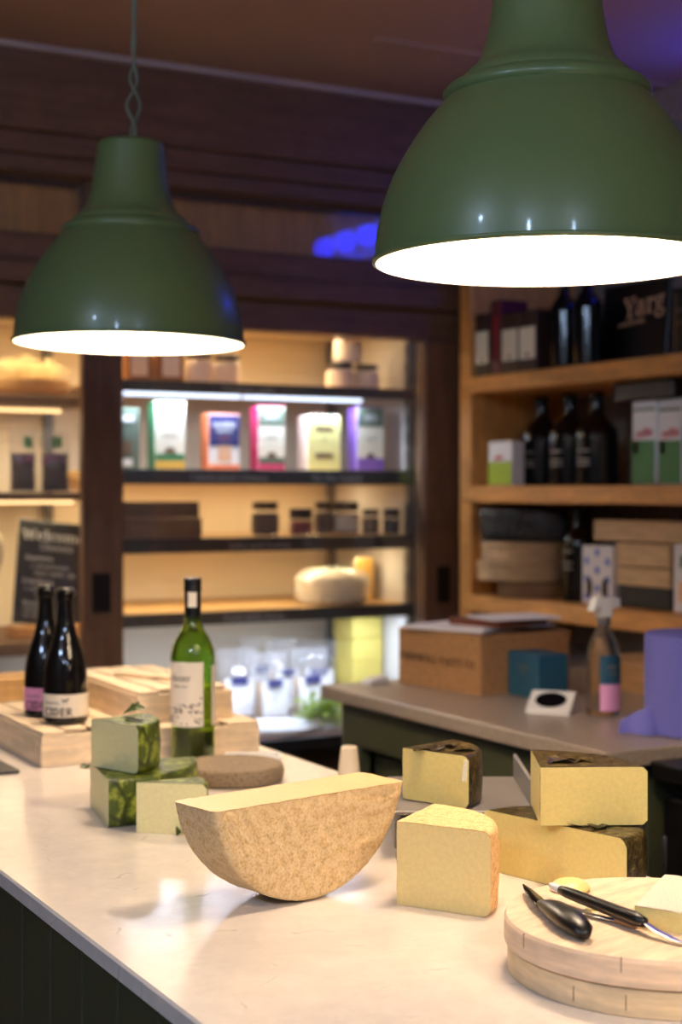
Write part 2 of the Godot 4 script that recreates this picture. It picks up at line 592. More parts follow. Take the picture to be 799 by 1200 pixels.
# ---------------------------------------------------------------- the scene
func _ready() -> void:
	rng.seed = 7
	nz.seed = 3
	nz.frequency = 0.1
	var cam := Camera3D.new()
	cam.name = "camera"
	cam.fov = rad_to_deg(2.0 * atan(600.0 / FOCAL))
	cam.near = 0.02
	cam.far = 50.0
	var lens := CameraAttributesPhysical.new()
	lens.frustum_focal_length = 36.0   # 24 mm high sensor: the same angle as fov
	lens.frustum_focus_distance = 1.58
	lens.exposure_aperture = 3.1
	cam.attributes = lens
	add_child(cam)
	cam.position = Vector3(0, EYE, 0)
	cam.rotation = Vector3(-DIP, -TURN, 0)
	cam.current = true
	var we := WorldEnvironment.new()
	we.name = "environment"
	var env := Environment.new()
	env.background_mode = Environment.BG_COLOR
	env.background_color = Color(0.0, 0.0, 0.0)
	env.tonemap_mode = Environment.TONE_MAPPER_LINEAR
	env.tonemap_exposure = 1.0
	env.sdfgi_enabled = true
	env.ssao_enabled = true
	env.ssil_enabled = true
	we.environment = env
	add_child(we)
	make_textures()
	make_materials()
	room()
	pendants()
	ceiling_spots()
	fly_killer()
	cabinet()
	shelving()
	back_counter()
	counter()
	cheeses()
	board_things()
	counter_far_things()
	cabinet_things()
	cabinet_left_things()
	shelving_things()
	back_counter_things()

func omni(parent: Node3D, at: Vector3, c: Color, energy: float, size: float) -> void:
	var l := OmniLight3D.new()
	l.name = "light"
	l.light_color = c
	l.light_energy = energy
	l.light_size = size
	l.omni_range = 12.0
	l.omni_attenuation = 2.0
	l.shadow_enabled = true
	parent.add_child(l, true)
	l.position = at

func area(parent: Node3D, at: Vector3, size: Vector2, c: Color, energy: float, rot: Vector3) -> void:
	var l := AreaLight3D.new()
	l.name = "light"
	l.light_color = c
	l.light_energy = energy
	l.area_size = size
	l.area_normalize_energy = true
	l.shadow_enabled = true
	l.area_range = 8.0
	parent.add_child(l, true)
	l.position = at
	l.rotation = rot

func y(h: float) -> float:      # a height over the lens, from the floor
	return EYE + h

func room() -> void:
	var CE := y(1.09)
	struct("floor", rm(-2.1, 2.87, -0.1, 0.0, -2.3, 4.45), M.floor)
	struct("ceiling", rm(-2.1, 2.87, CE, CE + 0.1, -2.3, 4.45), M.ceiling)
	struct("wall_right", rm(2.75, 2.87, 0, CE, -2.3, 4.45), M.wall)
	struct("wall_left", rm(-2.1, -1.98, 0, CE, -2.3, 4.45), M.wall)
	struct("wall_rear", rm(-1.98, 2.75, 0, CE, -2.3, -2.2), M.wall)
	struct("wall_cabinet", rm(-1.98, 0.6, 0, CE, 3.73, 3.85), M.frame)
	struct("wall_behind", rm(-1.98, 2.75, 0, CE, 4.36, 4.45), M.wall)
	# the woodwork over the display cabinet, from its opening up to the ceiling
	struct("trim_1", rm(0.6, 2.75, y(0.43), y(0.515), 3.745, 3.80, 0.004), M.frame)
	struct("trim_2", rm(0.6, 2.75, y(0.515), y(0.572), 3.705, 3.80, 0.004), M.frame)
	struct("trim_3", rm(0.6, 2.75, y(0.572), y(0.642), 3.725, 3.80, 0.004), M.frame)
	struct("trim_4", rm(0.6, 2.75, y(0.788), y(0.832), 3.71, 3.80, 0.004), M.frame)
	struct("trim_5", rm(0.6, 2.75, y(0.832), y(0.886), 3.695, 3.80, 0.004), M.frame)
	struct("trim_6", rm(0.6, 2.75, y(0.886), y(1.078), 3.68, 3.80, 0.004), M.frame)
	struct("trim_7", rm(-1.98, 2.75, y(1.076), CE, 3.655, 3.73, 0.003), M.trim_pale)
	struct("trim_8", rm(1.85, 2.75, y(1.084), CE, 3.21, 3.235, 0.001), M.ceiling)
	struct("trim_9", rm(2.43, 2.75, 0, y(0.43), 3.74, 3.80, 0.003), M.frame_up)
	# transom lights: glazed, with brown boarding behind, its colour brightened in place of inner light
	var w := struct("window_1", rm(0.6, 2.75, y(0.64), y(0.79), 3.86, 3.88), M.panel_brightened)
	part(w, "mullion", rm(1.300, 1.335, y(0.642), y(0.788), 3.735, 3.80, 0.003), M.frame)
	part(w, "pane", rm(0.6, 1.30, y(0.642), y(0.788), 3.765, 3.769, 0.0), M.pane)
	part(w, "pane", rm(1.335, 2.75, y(0.642), y(0.788), 3.765, 3.769, 0.0), M.pane)
	# front below the cabinet
	struct("wall_plinth", rm(0.6, 2.75, 0, y(-0.69), 3.70, 3.80, 0.004), M.frame)
	# sliding doors
	var d := struct("door_1", rm(1.286, 1.394, y(-0.648), y(0.43), 3.725, 3.757, 0.003), M.frame_up)
	part(d, "stile", rm(2.301, 2.428, y(-0.648), y(0.43), 3.725, 3.757, 0.003), M.frame_up)
	part(d, "pane", rm(1.394, 2.301, y(-0.648), y(0.43), 3.738, 3.742, 0.0), M.pane)
	for x in [[108.0, 130.0, 672.0, 718.0], [512.0, 527.0, 664.0, 706.0]]:
		var a := on_s(x[0], x[2], 3.724)
		var b := on_s(x[1], x[3], 3.724)
		var st := start()
		add_box(st, Vector3(b.x - a.x, a.y - b.y, 0.003), (a + b) / 2, 0.001)
		part(d, "finger_pull", done(st), M.black, Vector3.ZERO, Vector3.ZERO, "black recessed finger pull")
	part(d, "edge_bead", rm(2.301, 2.312, y(-0.648), y(0.43), 3.757, 3.775, 0.001), M.frame_edge)
	var d2 := struct("door_2", rm(1.30, 1.335, y(-0.648), y(0.43), 3.765, 3.795, 0.003), M.frame_edge)
	part(d2, "pane", rm(0.6, 1.30, y(-0.648), y(0.43), 3.778, 3.782, 0.0), M.pane)

func pendant(at: Vector3, label: String, tilt: float) -> void:
	var o := thing("pendant_lamp", label, "lamp", at, 0.0, "green pendant lamps over the counter")
	o.rotation.z = tilt
	var dome := smooth([Vector2(0.1885, 0.004), Vector2(0.1865, 0.03), Vector2(0.181, 0.058), Vector2(0.171, 0.088), Vector2(0.156, 0.117), Vector2(0.137, 0.146), Vector2(0.121, 0.166), Vector2(0.111, 0.177)], 5)
	var ledge := [Vector2(0.111, 0.177), Vector2(0.1135, 0.180), Vector2(0.1135, 0.186), Vector2(0.109, 0.191), Vector2(0.100, 0.195), Vector2(0.094, 0.197)]
	var step := [Vector2(0.094, 0.197), Vector2(0.093, 0.202), Vector2(0.089, 0.206)]
	var neck := smooth([Vector2(0.089, 0.206), Vector2(0.078, 0.216), Vector2(0.070, 0.232), Vector2(0.064, 0.256), Vector2(0.059, 0.29), Vector2(0.055, 0.325)], 5)
	var top := [Vector2(0.055, 0.325), Vector2(0.052, 0.330), Vector2(0.02, 0.332), Vector2(0.0, 0.332)]
	var rim := [Vector2(0.1875, -0.001), Vector2(0.1915, 0.0), Vector2(0.1915, 0.004), Vector2(0.1885, 0.004)]
	var shade := part(o, "shade", lathe([rim, dome, ledge, step, neck, top], 96), M.lamp_green)
	var inn := smooth([Vector2(0.0, 0.322), Vector2(0.05, 0.322), Vector2(0.056, 0.29), Vector2(0.068, 0.23), Vector2(0.09, 0.196), Vector2(0.118, 0.165), Vector2(0.153, 0.116), Vector2(0.178, 0.058), Vector2(0.1845, 0.02), Vector2(0.1875, -0.001)], 5)
	part(shade, "reflector", lathe([inn], 96), M.lamp_white, Vector3.ZERO, Vector3.ZERO, "glossy white inner side")
	part(o, "socket", lathe([[Vector2(0.0, 0.155), Vector2(0.022, 0.155), Vector2(0.022, 0.318), Vector2(0.0, 0.318)]], 20), M.white_plastic)
	part(o, "bulb", lathe([smooth([Vector2(0.0, 0.043), Vector2(0.022, 0.051), Vector2(0.032, 0.077), Vector2(0.026, 0.107), Vector2(0.015, 0.133), Vector2(0.014, 0.155)], 4)], 24), M.bulb, Vector3.ZERO, Vector3.ZERO, "glowing warm white bulb")
	omni(o, Vector3(0, 0.077, 0), Color(1.0, 0.905, 0.80), LAMP_E, 0.03)
	# the flex: a plain run from the ceiling, then a twisted slack loop above the neck
	var up := y(1.09) - at.y
	var path := []
	var path2 := []
	for k in 41:
		var t := k / 40.0
		var h := lerpf(0.331, 0.62, t)
		var fat := 0.011 * sin(PI * minf(1.0, t * 2.2)) if t < 0.4545 else 0.0022
		path.append(Vector3(cos(t * 17.0) * fat + 0.004, h, sin(t * 17.0) * fat))
		path2.append(Vector3(-cos(t * 17.0) * fat + 0.004, h, -sin(t * 17.0) * fat))
	part(o, "flex", tube(path, [0.0032], 8), M.cable)
	part(o, "flex", tube(path2, [0.0026], 8), M.cable)
	var run := []
	for k in 9:
		run.append(Vector3(0.004 + 0.003 * sin(k * 1.7), lerpf(0.60, up, k / 8.0), 0.002 * cos(k * 2.1)))
	part(o, "flex", tube(run, [0.0045], 8), M.cable)
	part(o, "ceiling_cup", lathe([[Vector2(0.0, up - 0.045), Vector2(0.03, up - 0.04), Vector2(0.045, up - 0.002), Vector2(0.045, up)]], 24), M.cable)

const LAMP_E := 0.305

func pendants() -> void:
	pendant(Vector3(0.908, y(0.243), -2.397), "green dome pendant lamp with slack twisted flex, hanging over the cider bottles", -0.009)
	pendant(Vector3(1.006, y(0.250), -1.376), "green metal dome pendant lamp hanging over the leaf-wrapped cheeses and the round wooden board", 0.0)
	pendant(Vector3(0.98, y(0.248), -0.34), "green metal dome pendant lamp next along the counter, past the round wooden board", 0.0)
	pendant(Vector3(0.96, y(0.248), 0.68), "green metal dome pendant lamp at the end of the counter row", 0.0)

func ceiling_spots() -> void:
	var spots := [Vector3(-1.2, 0, -0.9), Vector3(-0.9, 0, 0.4), Vector3(0.1, 0, 1.2)]
	var said := ["white round ceiling downlight above the shop floor beside the counter", "white round ceiling downlight in the middle of the shop floor", "white round ceiling downlight by the rear wall"]
	for k in 3:
		var o := thing("ceiling_downlight", said[k], "light", Vector3(spots[k].x, y(1.09), spots[k].z), 0.0, "cool white downlights over the shop floor")
		part(o, "can", lathe([[Vector2(0.045, -0.09), Vector2(0.052, -0.09), Vector2(0.055, 0.0), Vector2(0.0, 0.0)]], 32), M.white_plastic)
		part(o, "lens", lathe([[Vector2(0.0, -0.085), Vector2(0.045, -0.085), Vector2(0.045, -0.08), Vector2(0.0, -0.08)]], 32), M.spot_glow)
		omni(o, Vector3(0, -0.13, 0), Color(0.74, 0.85, 1.0), SPOT_E, 0.045)

const SPOT_E := 0.95

func fly_killer() -> void:
	var o := thing("insect_killer", "white wall-mounted insect killer with two glowing blue tubes above the pine shelves", "appliance", Vector3(2.75, y(0.76), -2.72), -PI / 2)
	part(o, "housing", box(0.5, 0.26, 0.035, 0.004), M.killer_white, Vector3(0, 0, 0.0175))
	part(o, "top_guard", box(0.5, 0.012, 0.035, 0.002), M.killer_white, Vector3(0, 0.248, 0.05))
	part(o, "bottom_tray", box(0.5, 0.02, 0.10, 0.002), M.killer_white, Vector3(0, 0.0, 0.06))
	for h in [0.08, 0.17]:
		part(o, "tube", tube([Vector3(-0.23, h, 0.065), Vector3(0.23, h, 0.065)], [0.013], 16), M.blue_tube, Vector3.ZERO, Vector3.ZERO, "glowing blue tube")
	for k in 3:
		omni(o, Vector3(-0.16 + 0.16 * k, 0.125, 0.11), Color(0.12, 0.18, 1.0), BLUE_E, 0.04)

const BLUE_E := 0.017

# ---------------------------------------------------------------- display cabinet
func shelf_rows() -> Array:      # top and bottom of each shelf's black edge, over the lens
	return [[0.289, 0.260], [0.056, 0.017], [-0.128, -0.165], [-0.325, -0.359]]

func strip(parent: Node3D, b0: float, b1: float, h: float, s: float, warm: bool, energy: float) -> void:
	var n := maxi(1, roundi((b1 - b0) / 0.38))
	var w := (b1 - b0) / n
	for k in n:
		var c := b0 + w * (k + 0.5)
		part(parent, "light_strip", rm(c - w / 2 + 0.006, c + w / 2 - 0.006, h - 0.010, h, s - 0.007, s + 0.007, 0.001), M.led_warm if warm else M.led_cool, Vector3.ZERO, Vector3.ZERO, "glowing light strip")
		area(parent, Vector3(c, h - 0.0115, -s), Vector2(w - 0.02, 0.012), Color(1.0, 0.90, 0.71) if warm else Color(0.84, 0.9, 1.0), energy, Vector3(-PI / 2, 0, 0))

func cabinet() -> void:
	var o := thing("display_cabinet", "lit built-in display cabinet with black-edged shelves behind glass sliding doors", "cabinet")
	part(o, "back_panel", rm(0.6, 2.32, y(-0.68), y(0.47), 4.31, 4.34), M.cream)
	part(o, "side_panel", rm(2.302, 2.32, y(-0.68), y(0.47), 3.80, 4.31), M.pale_grey, Vector3.ZERO, Vector3.ZERO, "pale grey side panel")
	part(o, "side_panel", rm(0.6, 0.62, y(-0.68), y(0.47), 3.80, 4.31), M.cream)
	part(o, "top_panel", rm(0.6, 2.32, y(0.47), y(0.49), 3.80, 4.31), M.cream)
	var deck := part(o, "deck", rm(0.6, 2.302, y(-0.665), y(-0.65), 3.62, 4.31, 0.003), M.frame)
	part(deck, "deck_edge", rm(0.6, 2.302, y(-0.69), y(-0.652), 3.60, 3.62, 0.003), M.slate)
	strip(o, 0.65, 2.2, y(0.468), 3.90, true, 0.17)
	var said := [[["Chutney only", 0.42]], [["Celebrated Cheese", 0.36], ["for the board", 0.72]], [["Juke and honey", 0.46]], [["Field Milk Farm", 0.44]]]
	var rows := shelf_rows()
	for k in 4:
		var r: Array = rows[k]
		var sh := part(o, "shelf", rm(1.385, 2.300, y(r[1] + 0.018), y(r[0]), 3.789, 4.305, 0.001), M.shelf_wood)
		part(sh, "shelf_edge", rm(1.385, 2.298, y(r[1]), y(r[0] + 0.001), 3.775, 3.789, 0.001), M.slate, Vector3.ZERO, Vector3.ZERO, "black chalkboard shelf edge")
		for t in said[k]:
			part(sh, "lettering", words(t[0], 0.019), M.chalk_faint, Vector3(lerpf(1.385, 2.3, t[1]), y((r[0] + r[1]) / 2) - 0.002, -3.7742))
	strip(o, 1.40, 2.16, y(0.262), 3.835, false, 0.22)
	strip(o, 1.40, 2.25, y(0.035), 4.10, true, 0.085)
	strip(o, 1.40, 2.25, y(-0.147), 3.93, true, 0.13)
	strip(o, 1.40, 2.25, y(-0.341), 3.83, false, 0.26)
	# slotted uprights that carry the shelves
	for p in [[2.287, 3.7905], [2.287, 4.27], [1.375, 4.295]]:
		var up := part(o, "upright", rm(p[0] - 0.010, p[0] + 0.014, y(-0.65), y(0.47), p[1] - 0.0105, p[1] + 0.0105, 0.001), M.rail_metal)
		for k in 20:
			part(up, "slot", rm(p[0] - 0.0115, p[0] - 0.0095, y(-0.56 + k * 0.05), y(-0.535 + k * 0.05), p[1] - 0.004, p[1] + 0.004, 0.0), M.black)
	# shelves behind the left-hand door
	for r in [[0.243, 0.222], [-0.005, -0.025], [-0.385, -0.42]]:
		part(o, "shelf", rm(0.622, 1.360, y(r[1]), y(r[0]), 3.805, 4.305, 0.002), M.brown_wood)
	strip(o, 0.65, 1.34, y(0.222), 4.05, true, 0.14)
	strip(o, 0.65, 1.34, y(-0.025), 3.95, true, 0.14)

# ---------------------------------------------------------------- pine shelves on the right wall
const SH := [0.3165, 0.013, -0.291]

func shelving() -> void:
	var o := thing("pine_shelving", "pine shelving unit of thick boards on the right wall, full of boxes and bottles", "shelf")
	for s in [3.635, 1.5]:
		part(o, "side_panel", rm(2.375, 2.745, y(-0.435), y(0.62), s - 0.032, s + 0.026, 0.003), M.pine_up)
	for h in SH:
		part(o, "board", rm(2.368, 2.745, y(h - 0.046), y(h), 1.52, 3.64, 0.003), M.pine)
	part(o, "back_panel", rm(2.735, 2.749, y(-0.435), y(0.62), 1.52, 3.61), M.wall)

func back_counter() -> void:
	var o := thing("base_cabinet", "dark green base cabinet with boarded front under the rear worktop", "cabinet")
	part(o, "end_panel", rm(1.67, 2.74, 0.0, TOP - 0.03, 2.985, 3.01, 0.003), M.green_paint)
	part(o, "end_panel", rm(1.72, 2.74, 0.0, TOP - 0.03, 2.06, 2.085, 0.003), M.green_paint)
	part(o, "front_rail", rm(1.64, 1.67, TOP - 0.125, TOP - 0.03, 2.06, 3.01, 0.003), M.green_paint)
	part(o, "front_stile", rm(1.64, 1.67, 0, TOP - 0.125, 2.93, 3.01, 0.003), M.green_paint)
	part(o, "carcass", rm(2.05, 2.74, 0.0, TOP - 0.03, 2.085, 2.985, 0.003), M.black_soft)
	part(o, "inner_rail", rm(1.695, 1.705, TOP - 0.155, TOP - 0.135, 2.1, 2.93, 0.001), M.frame_edge)
	for k in 11:
		part(o, "plank", rm(1.675, 1.695, 0.0, TOP - 0.138, 2.105 + k * 0.0745, 2.1775 + k * 0.0745, 0.004), M.green_paint)
	tag(part(self, "rear_worktop", rm(1.612, 2.74, TOP - 0.03, TOP, 2.035, 3.06, 0.003), M.worktop_dimmed), "pale stone worktop under the pine shelves, carrying a cardboard box and paper roll", "worktop")
	var w := thing("dishwasher", "black undercounter appliance with a small steel handle, beside the green base cabinet", "appliance", Vector3(1.72, 0, -1.70), -PI / 2)
	part(w, "body", box(0.66, TOP - 0.06, 0.5, 0.006), M.black_soft, Vector3(0, 0, -0.28))
	part(w, "door", box(0.64, TOP - 0.12, 0.03, 0.004), M.black, Vector3(0, 0.04, -0.015))
	part(w, "handle", tube([Vector3(-0.29, 0.74, 0.02), Vector3(-0.29, 0.80, 0.02)], [0.006], 10), M.metal)
	part(self, "rear_worktop", rm(1.70, 2.74, TOP - 0.05, TOP - 0.02, 1.30, 2.03, 0.003), M.black)
	tag(get_node("rear_worktop_001"), "black slab top over the dark undercounter appliance", "worktop")

func counter() -> void:
	tag(part(self, "stone_countertop", rm(0.498, 1.139, TOP - 0.02, TOP, -0.6, 2.90, 0.0025), M.quartz), "glossy white quartz countertop with faint grey veins, carrying the cheeses", "countertop")
	var o := thing("shop_counter", "dark green boarded shop counter under the white quartz top", "counter")
	for k in 33:
		part(o, "plank", rm(0.522, 0.545, 0.0, TOP - 0.02, -0.58 + k * 0.105, -0.4765 + k * 0.105, 0.003), M.green_paint)
	part(o, "back_panel", rm(1.09, 1.11, 0.0, TOP - 0.02, -0.58, 2.88, 0.003), M.green_paint)
	part(o, "end_panel", rm(0.545, 1.09, 0.0, TOP - 0.02, 2.86, 2.88, 0.003), M.green_paint)
	part(o, "end_panel", rm(0.545, 1.09, 0.0, TOP - 0.02, -0.58, -0.56, 0.003), M.green_paint)

# ---------------------------------------------------------------- cheeses
func sector(R: float, H: float, a0: float, a1: float, fillet: float, bumpy := 0.0008) -> Array:   # [rind, paste]: a cut from a wheel, tip at the origin; angle a points along (cos a, 0, -sin a)
	var prof := []
	for k in 9:
		prof.append(Vector2((R - fillet) * k / 8.0, 0.0))
	for k in range(1, 6):
		var t := PI / 2 * k / 5.0
		prof.append(Vector2(R - fillet + fillet * sin(t), fillet - fillet * cos(t)))
	for k in range(1, 6):
		prof.append(Vector2(R + 0.0015 * sin(PI * k / 6.0), lerpf(fillet, H - fillet, k / 6.0)))
	for k in 6:
		var t := PI / 2 * k / 5.0
		prof.append(Vector2(R - fillet + fillet * cos(t), H - fillet + fillet * sin(t)))
	for k in range(7, -1, -1):
		prof.append(Vector2((R - fillet) * k / 8.0, H))
	var st := start()
	var P := []
	var n := maxi(14, int((a1 - a0) / 0.05))
	for q in prof:
		var row := PackedVector3Array()
		for j in n + 1:
			var a := lerpf(a0, a1, float(j) / n)
			var p := Vector3(q.x * cos(a), q.y, -q.x * sin(a))
			var d := nz.get_noise_3d(p.x * 900, p.y * 900, p.z * 900) * bumpy
			p.y += d if q.y > H * 0.5 else 0.0
			p += Vector3(cos(a), 0, -sin(a)) * d * (q.x / R)
			row.append(p)
		P.append(row)
	grid(st, P)
	var sp := start()
	for side in 2:
		var a := a0 if side == 0 else a1
		var nrm := Vector3(sin(a), 0, cos(a)) * (1.0 if side == 0 else -1.0)
		var F := []
		for i in 13:
			var row := PackedVector3Array()
			for j in 25:
				var r := (R + 0.0014) * j / 24.0
				var low := 0.0
				if r > R - fillet:
					var e := minf(r - (R - fillet), fillet)
					low = fillet - sqrt(maxf(fillet * fillet - e * e, 0.0))
				var yy := lerpf(low + 0.0003, H - low - 0.0003, i / 12.0)
				var p := Vector3(r * cos(a), yy, -r * sin(a))
				var edge := minf(minf(float(i), 12.0 - i) / 2.0, (24.0 - j) / 2.0)
				p += nrm * (0.0004 + 0.0006 * nz.get_noise_3d(p.x * 700, p.y * 700, p.z * 700)) * clampf(edge, 0.2, 1.0)
				row.append(p)
			F.append(row)
		grid(sp, F, side == 1)
	return [done(st), done(sp)]

func wedge(called: String, label: String, tip: Vector3, rim: Vector3, open: float, H: float, rind: String, paste: String, fillet := 0.006, tilt := Vector3.ZERO) -> Node3D:
	var d := rim - tip
	var o := thing(called, label, "cheese", tip, atan2(-d.z, d.x))
	o.rotation += tilt
	var m := sector(Vector2(d.x, d.z).length(), H, 0.0, open, fillet)
	part(o, "rind", m[0], M[rind], Vector3.ZERO, Vector3.ZERO, "")
	part(o, "paste", m[1], M[paste], Vector3.ZERO, Vector3.ZERO, "pale cut face")
	return o

func half_wheel() -> void:       # stands on its rim, cut face upwards
	var a := on_y(251, 954, TOP + 0.111)
	var b := on_y(474, 917, TOP + 0.111)
	var mid := (a + b) / 2
	var dir := (b - a)
	var chord := dir.length() / 2
	var H := 0.111
	var R := (chord * chord + H * H) / (2 * H)
	var d := R - H
	var th := 0.075
	var o := thing("half_cheese_wheel", "half wheel of hard yellow cheese with speckled tan rind, standing on its rim", "cheese", Vector3(mid.x, TOP + 0.0012, mid.z), atan2(-dir.z, dir.x))
	var fil := 0.007
	var prof := []                                    # (depth behind the front face, radius)
	for k in 7:
		var t := PI / 2 * k / 6.0
		prof.append(Vector2(fil - fil * cos(t), R - fil + fil * sin(t)))
	for k in range(1, 6):
		prof.append(Vector2(lerpf(fil, th - fil, k / 6.0), R))
	for k in 7:
		var t := PI / 2 * k / 6.0
		prof.append(Vector2(th - fil + fil * sin(t), R - fil + fil * cos(t)))
	var st := start()
	var P := []
	var n := 72
	for q in prof:
		var f := acos(clampf(-d / q.y, -1, 1)) if d < 0 else acos(d / q.y)
		var row := PackedVector3Array()
		for j in n + 1:
			var t := lerpf(-f, f, float(j) / n)
			var rr: float = q.y + (0.0012 * nz.get_noise_3d(t * 120, q.x * 700, 3) if j > 0 and j < n else 0.0)
			row.append(Vector3(rr * sin(t), R - rr * cos(t), -q.x))
		P.append(row)
	grid(st, P)
	for side in 2:                                    # the two flat faces
		var r0: float = prof[0].y
		var f := acos(d / r0)
		var F := []
		for i in 25:
			var row := PackedVector3Array()
			for j in 61:
				var t := lerpf(-f, f, j / 60.0)
				var p := Vector3(r0 * sin(t), lerpf(R - r0 * cos(t), H, i / 24.0), 0.0 if side == 0 else -th)
				var k := clampf(minf(i / 3.0, minf(j, 60 - j) / 4.0), 0, 1) * (0.0012 * nz.get_noise_2d(p.x * 500, p.y * 500) + 0.0008 * nz.get_noise_2d(p.x * 1800, p.y * 1800) + 0.0006)
				p.z += k * (1.0 if side == 0 else -1.0)
				row.append(p)
			F.append(row)
		grid(st, F, side == 1)
	part(o, "rind", done(st), M.gouda_rind, Vector3.ZERO, Vector3.ZERO, "speckled tan rind")
	var sp := start()
	var C := []
	for q in prof:
		var hc: float = sqrt(maxf(q.y * q.y - d * d, 0))
		var row := PackedVector3Array()
		for j in 41:
			var x := lerpf(-hc, hc, j / 40.0)
			row.append(Vector3(x, H + 0.0003 + 0.0008 * nz.get_noise_2d(x * 500, q.x * 500), -q.x))
		C.append(row)
	grid(sp, C)
	part(o, "paste", done(sp), M.gouda_paste, Vector3.ZERO, Vector3.ZERO, "smooth golden cut face")

func leaf_mesh(l: float, w: float, curl: float) -> Mesh:
	var st := start()
	var P := []
	for i in 9:
		var t := i / 8.0
		var hw := w * sin(PI * clampf(t, 0.02, 0.98)) * (1.0 + 0.16 * (1 if i % 2 else -1))
		var row := PackedVector3Array()
		for j in 5:
			var u := j / 2.0 - 1.0
			row.append(Vector3(l * t, curl * l * sin(t * 2.4) + absf(u) * hw * 0.35, u * hw))
		P.append(row)
	grid(st, P)
	return done(st)

func cheeses() -> void:
	half_wheel()
	# the tan-rinded quarter in front
	wedge("cheese_wedge", "quarter of pale yellow cheese with a tan floury rind, next to the half wheel", on_y(465, 1060, TOP), on_y(573, 1076, TOP), 1.62, 0.0885, "tan_rind", "hard_paste", 0.007)
	# leaf-wrapped cheese, the stack behind the board
	var a := on_y(566, 1018, TOP)
	var b := on_y(733, 1060, TOP)
	var c := (a + b) / 2
	wedge("leaf_cheese_half", "half wheel of yellow cheese in dark leaf rind, lying under a leaf-rind wedge", Vector3(c.x, TOP, c.z), b, PI, 0.0695, "yarg_rind", "yarg_paste", 0.009)
	wedge("leaf_cheese_wedge", "wedge of yellow cheese in dark leaf rind, on top of the leaf-rind half wheel", on_y(633, 968, TOP + 0.0705), on_y(757, 967, TOP + 0.0705), 1.5, 0.0645, "yarg_rind", "yarg_paste", 0.005)
	# the scale and the wedge on it
	var p := on_y(472, 936, TOP + 0.061)
	var q := on_y(548, 948, TOP + 0.061)
	var m := thing("counter_scale", "low grey counter scale with a side guard, under a leaf-rind cheese wedge", "scale", cam_pt(0.146, 1.915, TOP), -TURN)
	part(m, "body", box(0.165, 0.045, 0.21, 0.008), M.grey_plastic, Vector3(0, 0.006, 0))
	part(m, "neck", box(0.08, 0.004, 0.08, 0.001), M.black_soft, Vector3(0, 0.051, 0))
	part(m, "platter", box(0.172, 0.005, 0.22, 0.002), M.grey_plastic, Vector3(0, 0.055, 0))
	part(m, "side_guard", box(0.005, 0.032, 0.215, 0.002), M.grey_plastic, Vector3(0.0835, 0.0585, 0))
	for x in [-0.07, 0.07]:
		for z in [-0.09, 0.09]:
			part(m, "foot", lathe([[Vector2(0.0, 0.0), Vector2(0.01, 0.0), Vector2(0.01, 0.006), Vector2(0, 0.006)]], 14), M.black_soft, Vector3(x, 0, z))
	wedge("leaf_cheese_wedge", "wedge of yellow cheese in dark leaf rind with a white chip, on the grey scale", p, q, 1.45, 0.0625, "yarg_rind", "yarg_paste", 0.006)
	# pressed nettle leaves on the dark rinds, and a chip of white mould
	for k in [["leaf_cheese_half", 0.0698], ["leaf_cheese_wedge", 0.0648], ["leaf_cheese_wedge_001", 0.0628]]:
		var host: Node3D = get_node(k[0])
		for e in 5:
			var ang := rng.randf_range(0.25, 1.25)
			var far := rng.randf_range(0.025, 0.07)
			part(host, "pressed_leaf", leaf_mesh(rng.randf_range(0.025, 0.034), rng.randf_range(0.008, 0.012), 0.0), M.yarg_rind, Vector3(cos(ang) * far, k[1], -sin(ang) * far), Vector3(0, rng.randf() * TAU, 0))
	var chip := get_node("leaf_cheese_wedge_001")
	var cd := (q - p).length()
	part(chip, "white_chip", box(0.006, 0.026, 0.0016, 0.0007), M.brie_rind, Vector3(cd - 0.005, 0.032, 0.0008), Vector3(0, 0.3, -0.12), "white mould chip")
	# green leaf cheeses on the left
	wedge("green_cheese_wedge", "block of pale cheese with green leafy rind, underneath the other green block", on_y(106, 945, TOP), on_y(127, 971, TOP), 1.5, 0.0630, "leaf_rind", "green_paste", 0.005)
	var top := wedge("green_cheese_wedge", "block of pale cheese with green leafy rind, topmost of the two stacked blocks", on_y(107, 898, TOP + 0.0640), on_y(161, 907.5, TOP + 0.0640), 1.45, 0.0640, "leaf_rind", "green_paste", 0.006)
	part(top, "leaf", leaf_mesh(0.036, 0.014, 0.12), M.leaf, Vector3(0.012, 0.0655, -0.045), Vector3(0.35, 0.5, 0.22))
	part(top, "leaf", leaf_mesh(0.034, 0.012, 0.03), M.leaf, Vector3(0.035, 0.0655, -0.03), Vector3(0.05, 0.1, 0))
	var low := get_node("green_cheese_wedge")
	part(low, "leaf", leaf_mesh(0.035, 0.010, 0.3), M.leaf, Vector3(0.0, 0.05, -0.01), Vector3(0.3, 2.6, -0.4))
	part(low, "leaf", leaf_mesh(0.03, 0.009, -0.3), M.leaf, Vector3(0.0, 0.055, 0.0), Vector3(-0.2, 3.4, 0.2))
	var slim := wedge("green_cheese_wedge", "thin slice of pale cheese with green leafy rind, beside the stacked green blocks", on_y(160, 976, TOP), on_y(241, 979, TOP), 0.62, 0.0650, "leaf_rind", "green_paste", 0.006)
	for k in [[0.060, 0.010, 0.02], [0.052, 0.006, 0.014], [0.078, 0.008, 0.012]]:
		part(slim, "leaf", leaf_mesh(k[2], 0.006, 0.1), M.leaf, Vector3(k[0], k[1], 0.0012), Vector3(PI / 2, 0, 0.7))
	# flat grey-rinded cheese behind the half wheel
	var e := on_y(246, 928, TOP)
	var f := on_y(346, 915, TOP)
	var fc := (e + f) / 2
